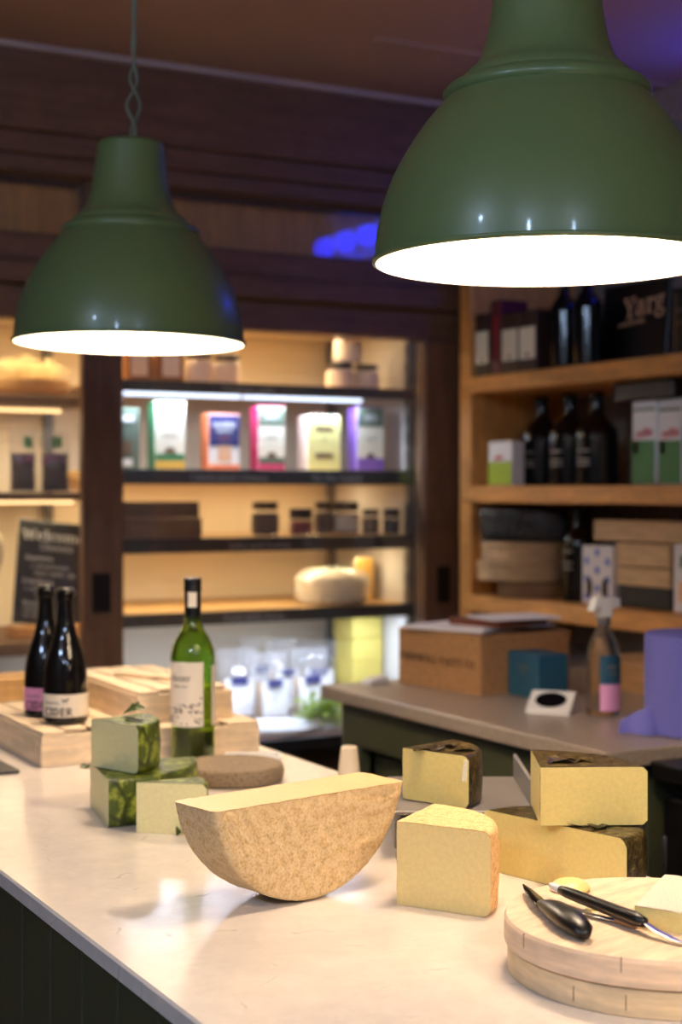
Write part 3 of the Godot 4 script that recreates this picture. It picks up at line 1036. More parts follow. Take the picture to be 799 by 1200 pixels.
	wedge("flat_grey_cheese", "low flat cheese with grey mottled rind, behind the half wheel", Vector3(fc.x, TOP, fc.z) + (f - e).normalized().rotated(Vector3.UP, PI / 2) * 0.06, Vector3(fc.x, TOP, fc.z) + (f - e).normalized().rotated(Vector3.UP, PI / 2) * 0.06 + (f - e) * 0.52, TAU - 0.01, 0.027, "grey_rind", "hard_paste", 0.007)

func dish(w: float, d: float, h: float) -> Mesh:
	var st := start()
	add_box(st, Vector3(w, 0.004, d), Vector3(0, 0.002, 0), 0.001)
	for s in [-1.0, 1.0]:
		add_box(st, Vector3(0.004, h, d), Vector3(s * w / 2, h / 2, 0), 0.001)
		add_box(st, Vector3(w, h, 0.004), Vector3(0, h / 2, s * d / 2), 0.001)
	return done(st)

func cam_pt(r: float, z: float, h: float) -> Vector3:     # right of and ahead of the lens, at a height from the floor
	return Vector3(r * cos(TURN) + z * sin(TURN), h, -(z * cos(TURN) - r * sin(TURN)))

func board_things() -> void:
	var BT := TOP + 0.050
	var c := cam_pt(0.290, 1.396, TOP)
	var o := thing("round_board", "round pale wooden cheese board of two stacked layers with small edge cracks", "board", c, 0.3)
	o.scale = Vector3(0.965, 1.0, 0.965)
	part(o, "base_layer", lathe([[Vector2(0.0, 0.0), Vector2(0.141, 0.0), Vector2(0.1425, 0.0015), Vector2(0.1425, 0.0235), Vector2(0.139, 0.024)]], 96), M.board_side)
	part(o, "groove", lathe([[Vector2(0.139, 0.0235), Vector2(0.139, 0.0262)]], 96), M.board_side)
	part(o, "top_layer", lathe([[Vector2(0.139, 0.0258), Vector2(0.1452, 0.0262)], [Vector2(0.1452, 0.0262), Vector2(0.1458, 0.028), Vector2(0.1455, 0.047)], [Vector2(0.1455, 0.047), Vector2(0.1435, 0.050)], [Vector2(0.1435, 0.050), Vector2(0.07, 0.0502), Vector2(0.0, 0.050)]], 96), M.board_wood)
	for k in [[624.0, 1098.0, 0.036], [732.0, 1125.0, 0.038], [706.0, 1165.0, 0.006], [617.0, 1140.0, 0.005]]:
		var p := on_y(k[0], k[1], TOP + 0.045)
		var a := atan2(-(p.z - c.z), p.x - c.x) - 0.3
		var rr := 0.1453 if k[2] > 0.02 else 0.1422
		part(o, "crack", box(0.0012, 0.013, 0.0008, 0.0), M.brown_wood, Vector3(cos(a) * rr, k[2], -sin(a) * rr), Vector3(0, a, 0))
	# brie
	var tip := cam_pt(0.261, 1.36, BT)
	wedge("brie_wedge", "wedge of soft cheese with white mould rind, at the side of the round board", tip, tip + cam_pt(0.103, -0.071, 0.0), 1.75, 0.019, "brie_rind", "brie_paste", 0.005)
	var cr := on_y(668, 1043, BT)
	var bit := lathe([smooth([Vector2(0.0, 0.0), Vector2(0.016, 0.0), Vector2(0.019, 0.004), Vector2(0.011, 0.010), Vector2(0.0, 0.011)], 3)], 20, 0.0, TAU, 0.5, 9.0)
	tag(part(self, "cheese_crumb", bit, M.brie_paste, cr), "yellow lump of soft cheese behind the black-handled knives", "cheese")
	var few := thing("cheese_smear", "small yellow cheese scraps beside the knife on the board", "cheese", on_y(715, 1068, BT))
	for k in 5:
		part(few, "scrap", lathe([[Vector2(0.0, 0.0), Vector2(0.004, 0.0), Vector2(0.003, 0.002), Vector2(0.0, 0.003)]], 10, 0.0, TAU, 0.6, 20.0), M.brie_paste, Vector3(rng.randf_range(-0.02, 0.03), 0, rng.randf_range(-0.012, 0.012)))
	# slim knife: round black handle, narrow steel blade under the brie side
	var k1 := thing("cheese_knife", "slim cheese knife with a straight round black handle and pale tip", "knife", on_y(700, 1075, BT))
	var P := func(px: float, py: float, h: float) -> Vector3: return on_y(px, py, BT + h) - k1.position
	var h0: Vector3 = P.call(657, 1043, 0.012)
	var h1: Vector3 = P.call(755, 1081, 0.011)
	var pts := []
	var rad := []
	for k in 13:
		var t := k / 12.0
		pts.append(h0.lerp(h1, t))
		rad.append([0.0042, 0.0052, 0.0055, 0.0056, 0.0057, 0.0058, 0.0059, 0.006, 0.006, 0.0062, 0.0064, 0.0062, 0.0045][k])
	part(k1, "handle", tube(pts, rad, 16), M.black, Vector3.ZERO, Vector3.ZERO, "round black handle")
	part(k1, "pale_tip", tube([P.call(645, 1037, 0.012), P.call(650, 1040, 0.012), h0], [0.0025, 0.004, 0.0042], 12), M.white_plastic)  # pale tip beyond the thin end of the handle
	part(k1, "blade", tube([h1, P.call(768, 1090, 0.008), P.call(790, 1101, 0.004), P.call(815, 1110, 0.002)], [0.0035, 0.0042, 0.0045, 0.002], 10, 0.2), M.metal)
	# chunky knife: pointed dark blade, broad handle
	var k2 := thing("cheese_knife", "small cheese knife with a dark pointed blade and broad curved black handle", "knife", on_y(650, 1070, BT))
	var Q := func(px: float, py: float, h: float) -> Vector3: return on_y(px, py, BT + h) - k2.position
	part(k2, "blade", tube([Q.call(613, 1036, 0.008), Q.call(619, 1043, 0.008), Q.call(628, 1053, 0.008), Q.call(637, 1062, 0.009)], [0.0008, 0.0045, 0.0068, 0.006], 12, 0.22), M.black_shiny, Vector3.ZERO, Vector3.ZERO, "dark pointed blade")
	var hp := [Q.call(633, 1059, 0.009), Q.call(640, 1061, 0.010), Q.call(650, 1066, 0.0105), Q.call(662, 1074, 0.011), Q.call(673, 1082, 0.0105), Q.call(681, 1089, 0.009), Q.call(684, 1096, 0.007)]
	part(k2, "handle", tube(hp, [0.005, 0.0075, 0.0115, 0.0135, 0.013, 0.0105, 0.006], 20, 0.72), M.black, Vector3.ZERO, Vector3.ZERO, "broad curved black handle")
	var k3 := thing("spreader_knife", "short steel spreader lying under the slim black-handled knife", "knife", on_y(705, 1074, BT))
	var R := func(px: float, py: float, h: float) -> Vector3: return on_y(px, py, BT + h) - k3.position
	part(k3, "blade", tube([R.call(684, 1070, 0.003), R.call(700, 1074, 0.003), R.call(722, 1078, 0.003)], [0.003, 0.005, 0.004], 10, 0.3), M.metal)
	part(k3, "handle", tube([R.call(722, 1078, 0.003), R.call(735, 1082, 0.003), R.call(745, 1086, 0.003)], [0.004, 0.0045, 0.003], 10, 0.6), M.honey_wood)

# ---------------------------------------------------------------- far end of the counter
func wooden_box(called: String, label: String, b0: float, b1: float, s0: float, s1: float, base: float, h: float, planks: int) -> Node3D:
	var o := thing(called, label, "box", Vector3((b0 + b1) / 2, base, -(s0 + s1) / 2), 0.0, "wooden boxes on the counter")
	var w := b1 - b0
	var d := s1 - s0
	var t := 0.008
	part(o, "front", box(w, h - 0.004, t, 0.001), M.box_wood, Vector3(0, 0, d / 2 - t / 2))
	part(o, "back", box(w, h - 0.004, t, 0.001), M.box_wood, Vector3(0, 0, -d / 2 + t / 2))
	for s in [-1.0, 1.0]:
		part(o, "side", box(t, h - 0.004, d - 2 * t, 0.001), M.box_wood, Vector3(s * (w / 2 - t / 2), 0, 0))
	part(o, "bottom", box(w - 2 * t, 0.005, d - 2 * t, 0.0), M.box_wood)
	var pw := w / planks
	for k in planks:
		var back := -0.02 * (k % 2)
		part(o, "lid_plank", box(pw - 0.006, 0.006, d + back, 0.001), M.box_wood, Vector3(-w / 2 + pw * (k + 0.5), h - 0.004, back / 2), Vector3(0, 0.006 * (k % 3 - 1), 0))
	return o

func bottle(called: String, label: String, cat: String, at: Vector3, yaw: float, runs: Array, m: Material, group := "") -> Node3D:
	var o := thing(called, label, cat, at, yaw, group)
	part(o, "glass", lathe(runs, 48), m)
	return o

func counter_far_things() -> void:
	# boxes
	wooden_box("wooden_box", "pale wooden box with planked lid carrying the two cider bottles", 0.741, 0.912, 2.349, 2.72, TOP, 0.054, 4)
	wooden_box("wooden_box", "pale wooden box lying under another wooden box behind the wine bottle", 0.918, 1.101, 2.305, 2.70, TOP, 0.054, 3)
	var up := wooden_box("wooden_box", "pale wooden box with gappy lid, stacked on another box beside the cider", 0.905, 1.076, 2.357, 2.72, TOP + 0.0565, 0.050, 4)
	part(up, "loose_slat", box(0.03, 0.006, 0.17, 0.001), M.box_wood, Vector3(0.01, 0.0535, 0.02), Vector3(0, 0.5, 0))
	part(up, "loose_slat", box(0.025, 0.006, 0.15, 0.001), M.box_wood, Vector3(0.045, 0.0535, 0.03), Vector3(0, -0.3, 0))
	# woven pale basket box further off
	var wb := thing("wicker_box", "yellowish wicker box standing behind the cider bottles", "box", on_y(8, 845, TOP) + Vector3(0, 0, -0.02), 0.0)
	for k in 10:
		part(wb, "band", box(0.17, 0.0075, 0.11, 0.002), M.basket, Vector3(0, k * 0.0085, 0.0015 * (k % 2)))
	# slate
	var sl := on_y(27, 905, TOP)
	tag(part(self, "slate_board", box(0.24, 0.006, 0.13, 0.002), M.slate_stone, Vector3(sl.x - 0.128, TOP, sl.z - 0.055), Vector3(0, 0.02, 0)), "dark grey slate board on the counter before the cider box", "board")
	# cider
	var cid := [[Vector2(0.0, 0.0), Vector2(0.030, 0.0), Vector2(0.0345, 0.002), Vector2(0.0362, 0.006), Vector2(0.0364, 0.05)], smooth([Vector2(0.0364, 0.05), Vector2(0.0355, 0.075), Vector2(0.0325, 0.098), Vector2(0.0265, 0.12), Vector2(0.0195, 0.142), Vector2(0.0150, 0.162), Vector2(0.0130, 0.182), Vector2(0.0122, 0.20)], 4), [Vector2(0.0122, 0.20), Vector2(0.0142, 0.201), Vector2(0.0142, 0.212), Vector2(0.0132, 0.216), Vector2(0.0, 0.217)]]
	for k in 2:
		var base := on_y(77.0 if k == 0 else 54.0, 846.5 if k == 0 else 838.0, TOP + 0.057)
		var pos := base + Vector3(-sin(to_eye(base)), 0, -cos(to_eye(base))) * 0.004
		var o := bottle("cider_bottle", "dark cider bottle with cream label, on the planked wooden box" if k == 0 else "dark cider bottle with pink label, on the planked wooden box", "bottle", pos, to_eye(base) - 0.10, cid, M.dark_glass, "cider bottles")
		part(o, "cap", lathe([[Vector2(0.0, 0.2168), Vector2(0.0135, 0.2168), Vector2(0.0138, 0.2185), Vector2(0.011, 0.221), Vector2(0.0, 0.2215)]], 24), M.black)
		var lb := part(o, "label", wrap_sheet(0.0366, 0.0125, 0.0495, -1.9, 1.9), M.paper_label if k == 0 else M.pink_label)
		part(lb, "lettering", bent(words("CIDER", 0.0125, false, true), 0.0371, -0.30), M.ink, Vector3(0, 0.021, 0))
		part(lb, "lettering", bent(words("dry sparkling", 0.0035, false), 0.0371, -0.55), M.ink_soft, Vector3(0, 0.036, 0))
		# a little goat standing on the last letter
		var goat := start()
		for g in [[Vector3(0.0, 0.0062, 0), Vector3(0.0075, 0.0030, 0.0004)], [Vector3(-0.003, 0.0025, 0), Vector3(0.0009, 0.0042, 0.0004)], [Vector3(0.003, 0.0025, 0), Vector3(0.0009, 0.0042, 0.0004)], [Vector3(0.0048, 0.0090, 0), Vector3(0.0035, 0.0022, 0.0004)], [Vector3(0.0040, 0.0078, 0), Vector3(0.0014, 0.0030, 0.0004)], [Vector3(-0.0042, 0.0082, 0), Vector3(0.0010, 0.0022, 0.0004)]]:
			add_box(goat, g[1], g[0], 0.0)
		part(lb, "goat_mark", bent(done(goat), 0.0370, 0.06), M.ink, Vector3(0, 0.0335, 0))
	# wine
	var wp := on_y(226, 895, TOP)
	var shoulder := smooth([Vector2(0.0352, 0.165), Vector2(0.0345, 0.178), Vector2(0.0310, 0.192), Vector2(0.0240, 0.206), Vector2(0.0175, 0.217), Vector2(0.0140, 0.229), Vector2(0.0130, 0.245), Vector2(0.0128, 0.29)], 5)
	var inner := []
	for k in range(shoulder.size() - 1, -1, -1):
		inner.append(shoulder[k] - Vector2(0.0022, 0.0))
	inner.append(Vector2(0.0330, 0.008))
	var glass := [[Vector2(0.0, 0.004), Vector2(0.026, 0.0), Vector2(0.0325, 0.0005), Vector2(0.0352, 0.004), Vector2(0.0352, 0.165)], shoulder, [Vector2(0.0128, 0.29), Vector2(0.0106, 0.29)], inner, [Vector2(0.0330, 0.008), Vector2(0.0, 0.011)]]
	var wine := bottle("wine_bottle", "green glass wine bottle with cream label and black cap, in front of the wooden boxes", "bottle", wp, to_eye(wp) - 0.5, glass, M.wine_glass)
	part(wine, "wine", lathe([[Vector2(0.0, 0.0115), Vector2(0.0325, 0.0088), Vector2(0.0326, 0.051), Vector2(0.0, 0.051)]], 40), M.red_wine, Vector3.ZERO, Vector3.ZERO, "dark wine left in the bottle")
	part(wine, "cap", lathe([[Vector2(0.0131, 0.236), Vector2(0.0133, 0.237), Vector2(0.0133, 0.277)], [Vector2(0.0133, 0.277), Vector2(0.0141, 0.2785), Vector2(0.0141, 0.2835), Vector2(0.0133, 0.285)], [Vector2(0.0133, 0.285), Vector2(0.0138, 0.287), Vector2(0.0138, 0.2965), Vector2(0.0128, 0.298), Vector2(0.0, 0.2985)]], 32), M.black)
	part(wine, "neck_tag", wrap_sheet(0.0136, 0.252, 0.276, -0.1, 1.0), M.paper_label)
	var wl := part(wine, "label", wrap_sheet(0.0354, 0.064, 0.166, -1.5, 0.98), M.paper_label)
	part(wl, "lettering", bent(words("CRAMP", 0.0075, true), 0.0359, -0.12), M.ink, Vector3(0, 0.140, 0))
	part(wl, "lettering", bent(words("white wine", 0.0035, true), 0.0359, -0.1), M.ink_soft, Vector3(0, 0.128, 0))
	var hill := start()                         # the printed hillside of rooftops along the label's foot
	for k in 70:
		var t := rng.randf()
		var u := rng.randf_range(-0.048, 0.033)
		var lim := 0.017 + 0.026 * clampf((u + 0.05) / 0.085, 0, 1)
		add_box(hill, Vector3(rng.randf_range(0.002, 0.005), rng.randf_range(0.0015, 0.004), 0.0003), Vector3(u, lerpf(0.0, lim, t), 0.0), 0.0)
	part(wl, "printed_hillside", bent(done(hill), 0.0358, 0.0), M.ink_soft, Vector3(0, 0.068, 0))
	part(wine, "back_label", wrap_sheet(0.0354, 0.064, 0.160, 1.50, 2.4), M.paper_label)
	# white dish and the wooden cup
	var wd := on_y(296, 893, TOP)
	tag(part(self, "white_dish", dish(0.085, 0.05, 0.012), M.white_plastic, wd, Vector3(0, -0.45, 0)), "small white dish beside the wine bottle, behind the flat grey cheese", "dish")
	var cup := on_y(409, 915, TOP)
	var cu := thing("wooden_cup", "small tapered wooden cup at the far side of the countertop behind the half wheel", "cup", Vector3(minf(cup.x, 1.118), TOP, cup.z))
	part(cu, "body", lathe([[Vector2(0.0, 0.0), Vector2(0.0165, 0.0), Vector2(0.0175, 0.002)], [Vector2(0.0175, 0.002), Vector2(0.0125, 0.050), Vector2(0.0115, 0.052), Vector2(0.0085, 0.0515)], [Vector2(0.0085, 0.0515), Vector2(0.0075, 0.046), Vector2(0.0, 0.045)]], 32), M.ceramic)

# ---------------------------------------------------------------- things in the display cabinet
func carton(label: String, f: Array, depth: float, side: String, front: String, group := "", yaw := 0.0) -> Node3D:   # a carton whose printed front stands 1 mm proud
	var p: Vector3 = f[0]
	var o := thing("carton", label, "box", p, yaw, group)
	part(o, "body", box(f[1], f[2], depth, 0.002), M[side], Vector3(0, 0, -depth / 2))
	if front:
		part(o, "front_print", sheet(f[1] - 0.003, f[2] - 0.003, 0.001), M[front], Vector3(0, 0.0015, 0.0004))
	return o

func patch(o: Node3D, called: String, x: float, h: float, w: float, t: float, m: String) -> void:   # a printed field on a front: centre, base, size
	part(o, called, sheet(w, t, 0.0006), M[m], Vector3(x, h, 0.0013))

func arch(o: Node3D, x: float, h: float, r: float, m: String) -> void:
	var poly := PackedVector2Array()
	for k in 13:
		poly.append(Vector2(cos(PI * k / 12) * r, -sin(PI * k / 12) * r))
	part(o, "picture", prism(poly, 0.0006), M[m], Vector3(x, h, 0.0012), Vector3(PI / 2, 0, 0))

func jar(called: String, label: String, f: Array, fill: String, lid: String, lbl: String, group: String, lid_h := 0.22) -> Node3D:
	var p: Vector3 = f[0]
	var r: float = f[1] / 2
	var h: float = f[2]
	var o := thing(called, label, "jar", p - Vector3(0, 0, r), to_eye(p), group)
	var k := 1.0 - lid_h
	part(o, "contents", lathe([[Vector2(0, 0.003), Vector2(r * 0.88, 0.003), Vector2(r * 0.92, 0.006), Vector2(r * 0.92, h * k * 0.86), Vector2(0, h * k * 0.87)]], 24), M[fill])
	part(o, "glass", lathe([[Vector2(0, 0.0), Vector2(r * 0.9, 0.0), Vector2(r, 0.004), Vector2(r, h * k * 0.84), Vector2(r * 0.86, h * k * 0.98), Vector2(r * 0.86, h * k)]], 24), M.jar_glass)
	part(o, "lid", lathe([[Vector2(0, h * k - 0.002), Vector2(r * 0.93, h * k - 0.002), Vector2(r * 0.95, h * k), Vector2(r * 0.95, h - 0.003), Vector2(r * 0.9, h), Vector2(0, h)]], 24), M[lid])
	if lbl:
		part(o, "label", wrap_sheet(r + 0.0004, h * 0.12, h * k * 0.78, -1.4, 1.4), M[lbl])
	return o

func pillow(w: float, h: float, d: float, seal: float) -> Mesh:     # a filled bag: swollen below, pinched flat along the top
	var st := start()
	for s in [1.0, -1.0]:
		var P := []
		for i in 15:
			var v := i / 14.0
			var row := PackedVector3Array()
			for j in 13:
				var u := j / 6.0 - 1.0
				var swell: float = d / 2 * pow(maxf(1 - u * u, 0), 0.6) * (1.0 - smoothstep(1.0 - seal - 0.35, 1.0 - seal, v)) * minf(1.0, 0.55 + v * 2.0)
				var p := Vector3(u * w / 2 * (1.0 - 0.06 * sin(PI * v)), v * h, s * (swell + 0.0006))
				p.z += s * 0.06 * d * nz.get_noise_3d(p.x * 400, p.y * 400, s * 9) * minf(1.0, swell * 60)
				row.append(p)
			P.append(row)
		grid(st, P, s < 0)
	return done(st)

func cabinet_things() -> void:
	var R := shelf_rows()
	var s := 3.85
	# ----- top shelf
	var b0 := y(R[0][0]) + 0.001
	for k in 2:
		var f := fs([147.0, 184.0][k], [179.0, 217.0][k], 404, s, b0)
		var o := thing("square_jar", ["square amber jar with pale label beside the door stile", "square amber jar with pale label next to the white-labelled jars"][k], "jar", f[0], 0.0, "square amber jars")
		part(o, "body", box(f[1], f[2] * 0.86, 0.07, 0.008), M.amber, Vector3(0, 0, -0.035))
		part(o, "lid", lathe([[Vector2(0, 0), Vector2(0.03, 0), Vector2(0.03, 0.016), Vector2(0, 0.016)]], 24), M.lid_gold, Vector3(0, f[2] * 0.85, -0.035))
		part(o, "label", sheet(f[1] * 0.62, f[2] * 0.55, 0.0008), M.blush, Vector3(0, f[2] * 0.16, 0.0005))
	for k in 2:
		jar("preserve_jar", ["white-labelled jar with a dark lid, next to the square amber jars", "white-labelled jar with a dark lid, farther from the square amber jars"][k], fs([225.0, 258.0][k], [255.0, 287.0][k], [412.0, 415.0][k], s, b0), "blush", "lid_dark", "blush", "white labelled jars on the top shelf", 0.16)
	var js := 3.84
	for k in 2:
		jar("preserve_jar", ["broader pale pink jar with a dark lid, at the foot of a jar pyramid", "narrower pale pink jar with a dark lid, at the foot of a jar pyramid"][k], fs([391.0, 424.0][k], [420.0, 449.0][k], [425.0, 427.0][k], js, b0), "blush", "lid_dark", "blush", "jars of the pyramid", 0.16)
	var jf := fs(401, 431, 390, js, b0)
	var under := fs(391, 420, 425, js, b0)
	jar("preserve_jar", "pale pink jar on top of a three-jar pyramid", [Vector3(jf[0].x, b0 + under[2] + 0.001, jf[0].z), jf[1], jf[2] - under[2] - 0.001], "blush", "lid_gold", "blush", "jars of the pyramid", 0.14)
	# ----- cartons under the cool light
	var b1 := y(R[1][0]) + 0.001
	var f1 := fs(112, 164, 478, s, b1)
	var c1 := carton("grey-green carton with a white band beside the door stile", f1, 0.06, "sage", "")
	patch(c1, "band", 0.02, f1[2] * 0.78, 0.05, 0.016, "white_card")
	patch(c1, "picture", 0.02, f1[2] * 0.25, 0.035, 0.035, "brown_print")
	patch(c1, "band", 0.02, f1[2] * 0.05, 0.04, 0.02, "white_card")
	var f2 := fs(181, 217, 470, s, b1)
	var c2 := carton("tall white cracker carton with green side and green foot", f2, 0.055, "green_card", "cream_card")
	patch(c2, "band", 0, 0.024, f2[1] - 0.004, 0.018, "green_card")
	patch(c2, "band", 0, 0.002, f2[1] - 0.004, 0.021, "gold_card")
	arch(c2, 0, 0.043, 0.017, "brown_print")
	part(c2, "lettering", words("MILLERS", 0.0065, true), M.ink_soft, Vector3(0, f2[2] * 0.50, 0.0010))
	var f3 := fs(244, 281, 485, s, b1)
	var c3 := carton("navy and white carton with orange side and big white lettering", f3, 0.055, "orange", "white_card")
	patch(c3, "band", 0, f3[2] * 0.42, f3[1] - 0.004, f3[2] * 0.56, "navy")
	patch(c3, "band", 0, 0.002, f3[1] - 0.004, 0.012, "orange")
	patch(c3, "picture", 0.0, f3[2] * 0.16, f3[1] * 0.42, f3[2] * 0.30, "peach")
	part(c3, "lettering", words("NAIRN", 0.015, false, true), M.white_card, Vector3(0, f3[2] * 0.80, 0.0016))
	part(c3, "lettering", words("WAFFLE", 0.009, false, true), M.white_card, Vector3(0, f3[2] * 0.69, 0.0016))
	part(c3, "lettering", words("ORIGINAL", 0.006, false), M.orange, Vector3(0, f3[2] * 0.57, 0.0016))
	for k in 2:
		var g := fs([302.0, 418.0][k], [334.0, 450.0][k], [476.0, 478.0][k], s, b1)
		var tone: String = ["magenta", "purple"][k]
		var o := carton(["white cracker carton with crimson sides and teal-grey top", "white cracker carton with violet sides and teal-grey top"][k], g, 0.055, tone, "cream_card")
		patch(o, "band", 0, g[2] * 0.70, g[1] - 0.004, g[2] * 0.29, "sage")
		patch(o, "band", 0, g[2] * 0.10, g[1] - 0.004, g[2] * 0.10, "sage" if k == 0 else tone)
		patch(o, "band", 0, 0.002, g[1] - 0.004, g[2] * 0.10, tone)
		arch(o, 0, g[2] * 0.20, 0.015, "brown_print")
		part(o, "lettering", words("MILLERS", 0.0055, true), M.ink_soft, Vector3(0, g[2] * 0.50, 0.0010))
		part(o, "lettering", words("MD", 0.018, true), M.white_card, Vector3(0, g[2] * 0.84, 0.0016))
	var f5 := fs(360, 399, 487, s, b1)
	var c5 := carton("pale yellow carton with two brown windows and a small dark top", f5, 0.06, "cream_card", "yellow_card")
	patch(c5, "window_print", 0, f5[2] * 0.72, f5[1] * 0.52, 0.013, "brown_print")
	patch(c5, "window_print", 0, f5[2] * 0.22, f5[1] * 0.52, 0.015, "brown_print")
	arch(c5, 0, f5[2] * 0.55, 0.005, "brown_print")
	part(c5, "closure", box(0.035, 0.014, 0.02, 0.004), M.lid_dark, Vector3(-0.006, f5[2], -0.03))
	# ----- third shelf
	var b2 := y(R[2][0]) + 0.001
	var base := fs(126, 236, 607, 3.83, b2)
	var t1 := thing("wooden_tray", "brown wooden tray, lower of two on the third cabinet shelf", "tray", base[0], 0.0, "stacked brown trays")
	part(t1, "front_board", box(base[1], base[2] - 0.001, 0.008, 0.001), M.brown_wood)
	part(t1, "body", box(base[1], base[2] - 0.004, 0.19, 0.001), M.brown_wood, Vector3(0, 0, -0.101))
	var tb := fs(126, 233, 588, 3.83, b2)
	var t2 := thing("wooden_tray", "brown wooden tray, upper of two on the third cabinet shelf", "tray", tb[0] + Vector3(0, base[2], 0), 0.0, "stacked brown trays")
	part(t2, "front_board", box(tb[1], tb[2] - base[2], 0.008, 0.001), M.brown_wood)
	part(t2, "body", box(tb[1], tb[2] - base[2] - 0.004, 0.19, 0.001), M.brown_wood, Vector3(0, 0, -0.101))
	jar("preserve_jar", "tall pickle jar with dull gold lid, standing apart between the trays and the red jam", fs(303, 332, 588, s, b2), "pickle", "lid_gold", "ink_soft", "jars on the third shelf")
	jar("preserve_jar", "short jar of red jam with a broad dark lid", fs(346, 372, 596, s, b2), "jam_red", "lid_dark", "", "jars on the third shelf", 0.36)
	jar("preserve_jar", "tall brown jar with dull gold lid next to the red jam", fs(375, 395, 588, s + 0.012, b2), "pickle", "lid_gold", "ink_soft", "jars on the third shelf")
	jar("preserve_jar", "amber honey jar with a pale cloth-topped lid", fs(398, 427, 588, s, b2), "honey", "lid_gold", "paper_label", "jars on the third shelf", 0.26)
	jar("preserve_jar", "short dark jar with a grey label next to the honey", fs(430, 448, 597, 3.84, b2), "dark_jam", "lid_dark", "ink_soft", "jars on the third shelf")
	jar("preserve_jar", "short dark brown jar beside the slotted upright", fs(455, 473, 596, 3.804, b2), "dark_jam", "lid_dark", "", "jars on the third shelf", 0.3)
	# ----- fourth shelf: wrapped cheese and a cut truckle
	var b3 := y(R[3][0]) + 0.001
	var wf := fs(344, 432, 668, 3.92, b3)
	var wr := thing("wrapped_cheese", "large round cheese in crumpled clear film with a green ring, on the lit lower shelf", "cheese", wf[0])
	var wr_r: float = wf[1] / 2 * 0.80
	part(wr, "wheel", lathe([smooth([Vector2(0, 0.004), Vector2(wr_r * 0.9, 0.004), Vector2(wr_r, 0.02), Vector2(wr_r, 0.06), Vector2(wr_r * 0.88, 0.078), Vector2(0.0, 0.082)], 4)], 40, 0, TAU, 0.05, 8.0), M.brie_rind)
	part(wr, "film_wrap", lathe([smooth([Vector2(0, 0.003), Vector2(wr_r * 0.9, 0.003), Vector2(wr_r * 1.03, 0.012), Vector2(wr_r * 1.08, 0.04), Vector2(wr_r * 1.04, 0.078), Vector2(wr_r * 0.6, 0.1), Vector2(0.0, 0.092)], 4)], 72, 0, TAU, 0.12, 16.0), M.wrap_film)
	var ring := []
	for k in 25:
		ring.append(Vector3(cos(TAU * k / 24) * 0.055, 0.096 + 0.004 * sin(k * 1.9), sin(TAU * k / 24) * 0.045))
	part(wr, "green_band", tube(ring, [0.003], 6, 1.0, false), M.leaf_green)
	var ct := Vector3(2.262, b3, -3.955)
	wedge("cheese_block", "tall cut block of white cheese with a golden side, beside the film-wrapped wheel", ct, ct + Vector3(0, 0, -0.058), PI / 2, 0.125, "bloom_rind", "gold_paste", 0.016)
	# ----- deck: bags, board, greens, yellow boxes
	var D := y(-0.65) + 0.001
	var spots := [[278.0, 3.98, 0.115, 0.20], [316.0, 3.92, 0.115, 0.19], [330.0, 4.03, 0.12, 0.215], [362.0, 3.93, 0.115, 0.195], [300.0, 4.14, 0.12, 0.215], [372.0, 4.07, 0.12, 0.20]]
	var named := ["bag of crackers in clear film with navy label, beside the wine bottle", "bag of crackers in clear film with navy label, second from the wine bottle", "bag of crackers in clear film with navy label, tucked behind the front row", "bag of crackers in clear film with navy label, by the green base cabinet", "bag of crackers in clear film with navy label, rear row next to the white board", "bag of crackers in clear film, rear row above the salad pack"]
	for k in spots.size():
		var sp: Array = spots[k]
		var q := on_s(sp[0], 800, sp[1])
		var o := thing("cracker_bag", named[k], "bag", Vector3(q.x, D, q.z), [-0.2, 0.1, 0.25, -0.1, 0.2, -0.3][k], "film bags of crackers")
		part(o, "film", pillow(sp[2], sp[3], 0.06, 0.16), M.film)
		part(o, "contents", pillow(sp[2] * 0.82, sp[3] * 0.55, 0.044, 0.02), M.cracker, Vector3(0, 0.004, 0))
		part(o, "label", sheet(sp[2] * 0.72, sp[3] * 0.52, 0.001), M.white_card, Vector3(0, 0.012, 0.0315), Vector3(-0.05, 0, 0))
		part(o, "label_header", sheet(sp[2] * 0.42, sp[3] * 0.11, 0.001), M.navy, Vector3(0, sp[3] * 0.50, 0.0322), Vector3(-0.05, 0, 0))
	var pl := on_y(270, 836, D + 0.006)
	tag(part(self, "white_board", lathe([[Vector2(0, 0), Vector2(0.108, 0), Vector2(0.11, 0.003), Vector2(0.11, 0.012), Vector2(0.106, 0.015), Vector2(0, 0.015)]], 56), M.white_card, Vector3(pl.x, D, maxf(pl.z, -3.74))), "round white board lying on the cabinet deck in front of the cracker bags", "board")
	var sa := on_y(366, 848, D + 0.02)
	var so := thing("salad_pack", "clear tray of green salad leaves on the cabinet deck", "food", Vector3(sa.x + 0.06, D, -3.72))
	part(so, "tray", dish(0.15, 0.10, 0.035), M.film)
	var st := start()
	for k in 130:
		var lf := leaf_mesh(rng.randf_range(0.02, 0.035), rng.randf_range(0.008, 0.014), rng.randf_range(-0.4, 0.5))
		st.append_from(lf, 0, Transform3D(Basis.from_euler(Vector3(rng.randf_range(-0.8, 0.8), rng.randf() * TAU, rng.randf_range(-0.6, 0.6))), Vector3(rng.randf_range(-0.055, 0.05), rng.randf_range(0.014, 0.075), rng.randf_range(-0.035, 0.035))))
	var sl := part(so, "leaves", st.commit(), M.salad)
	sl.set_meta("kind", "stuff")
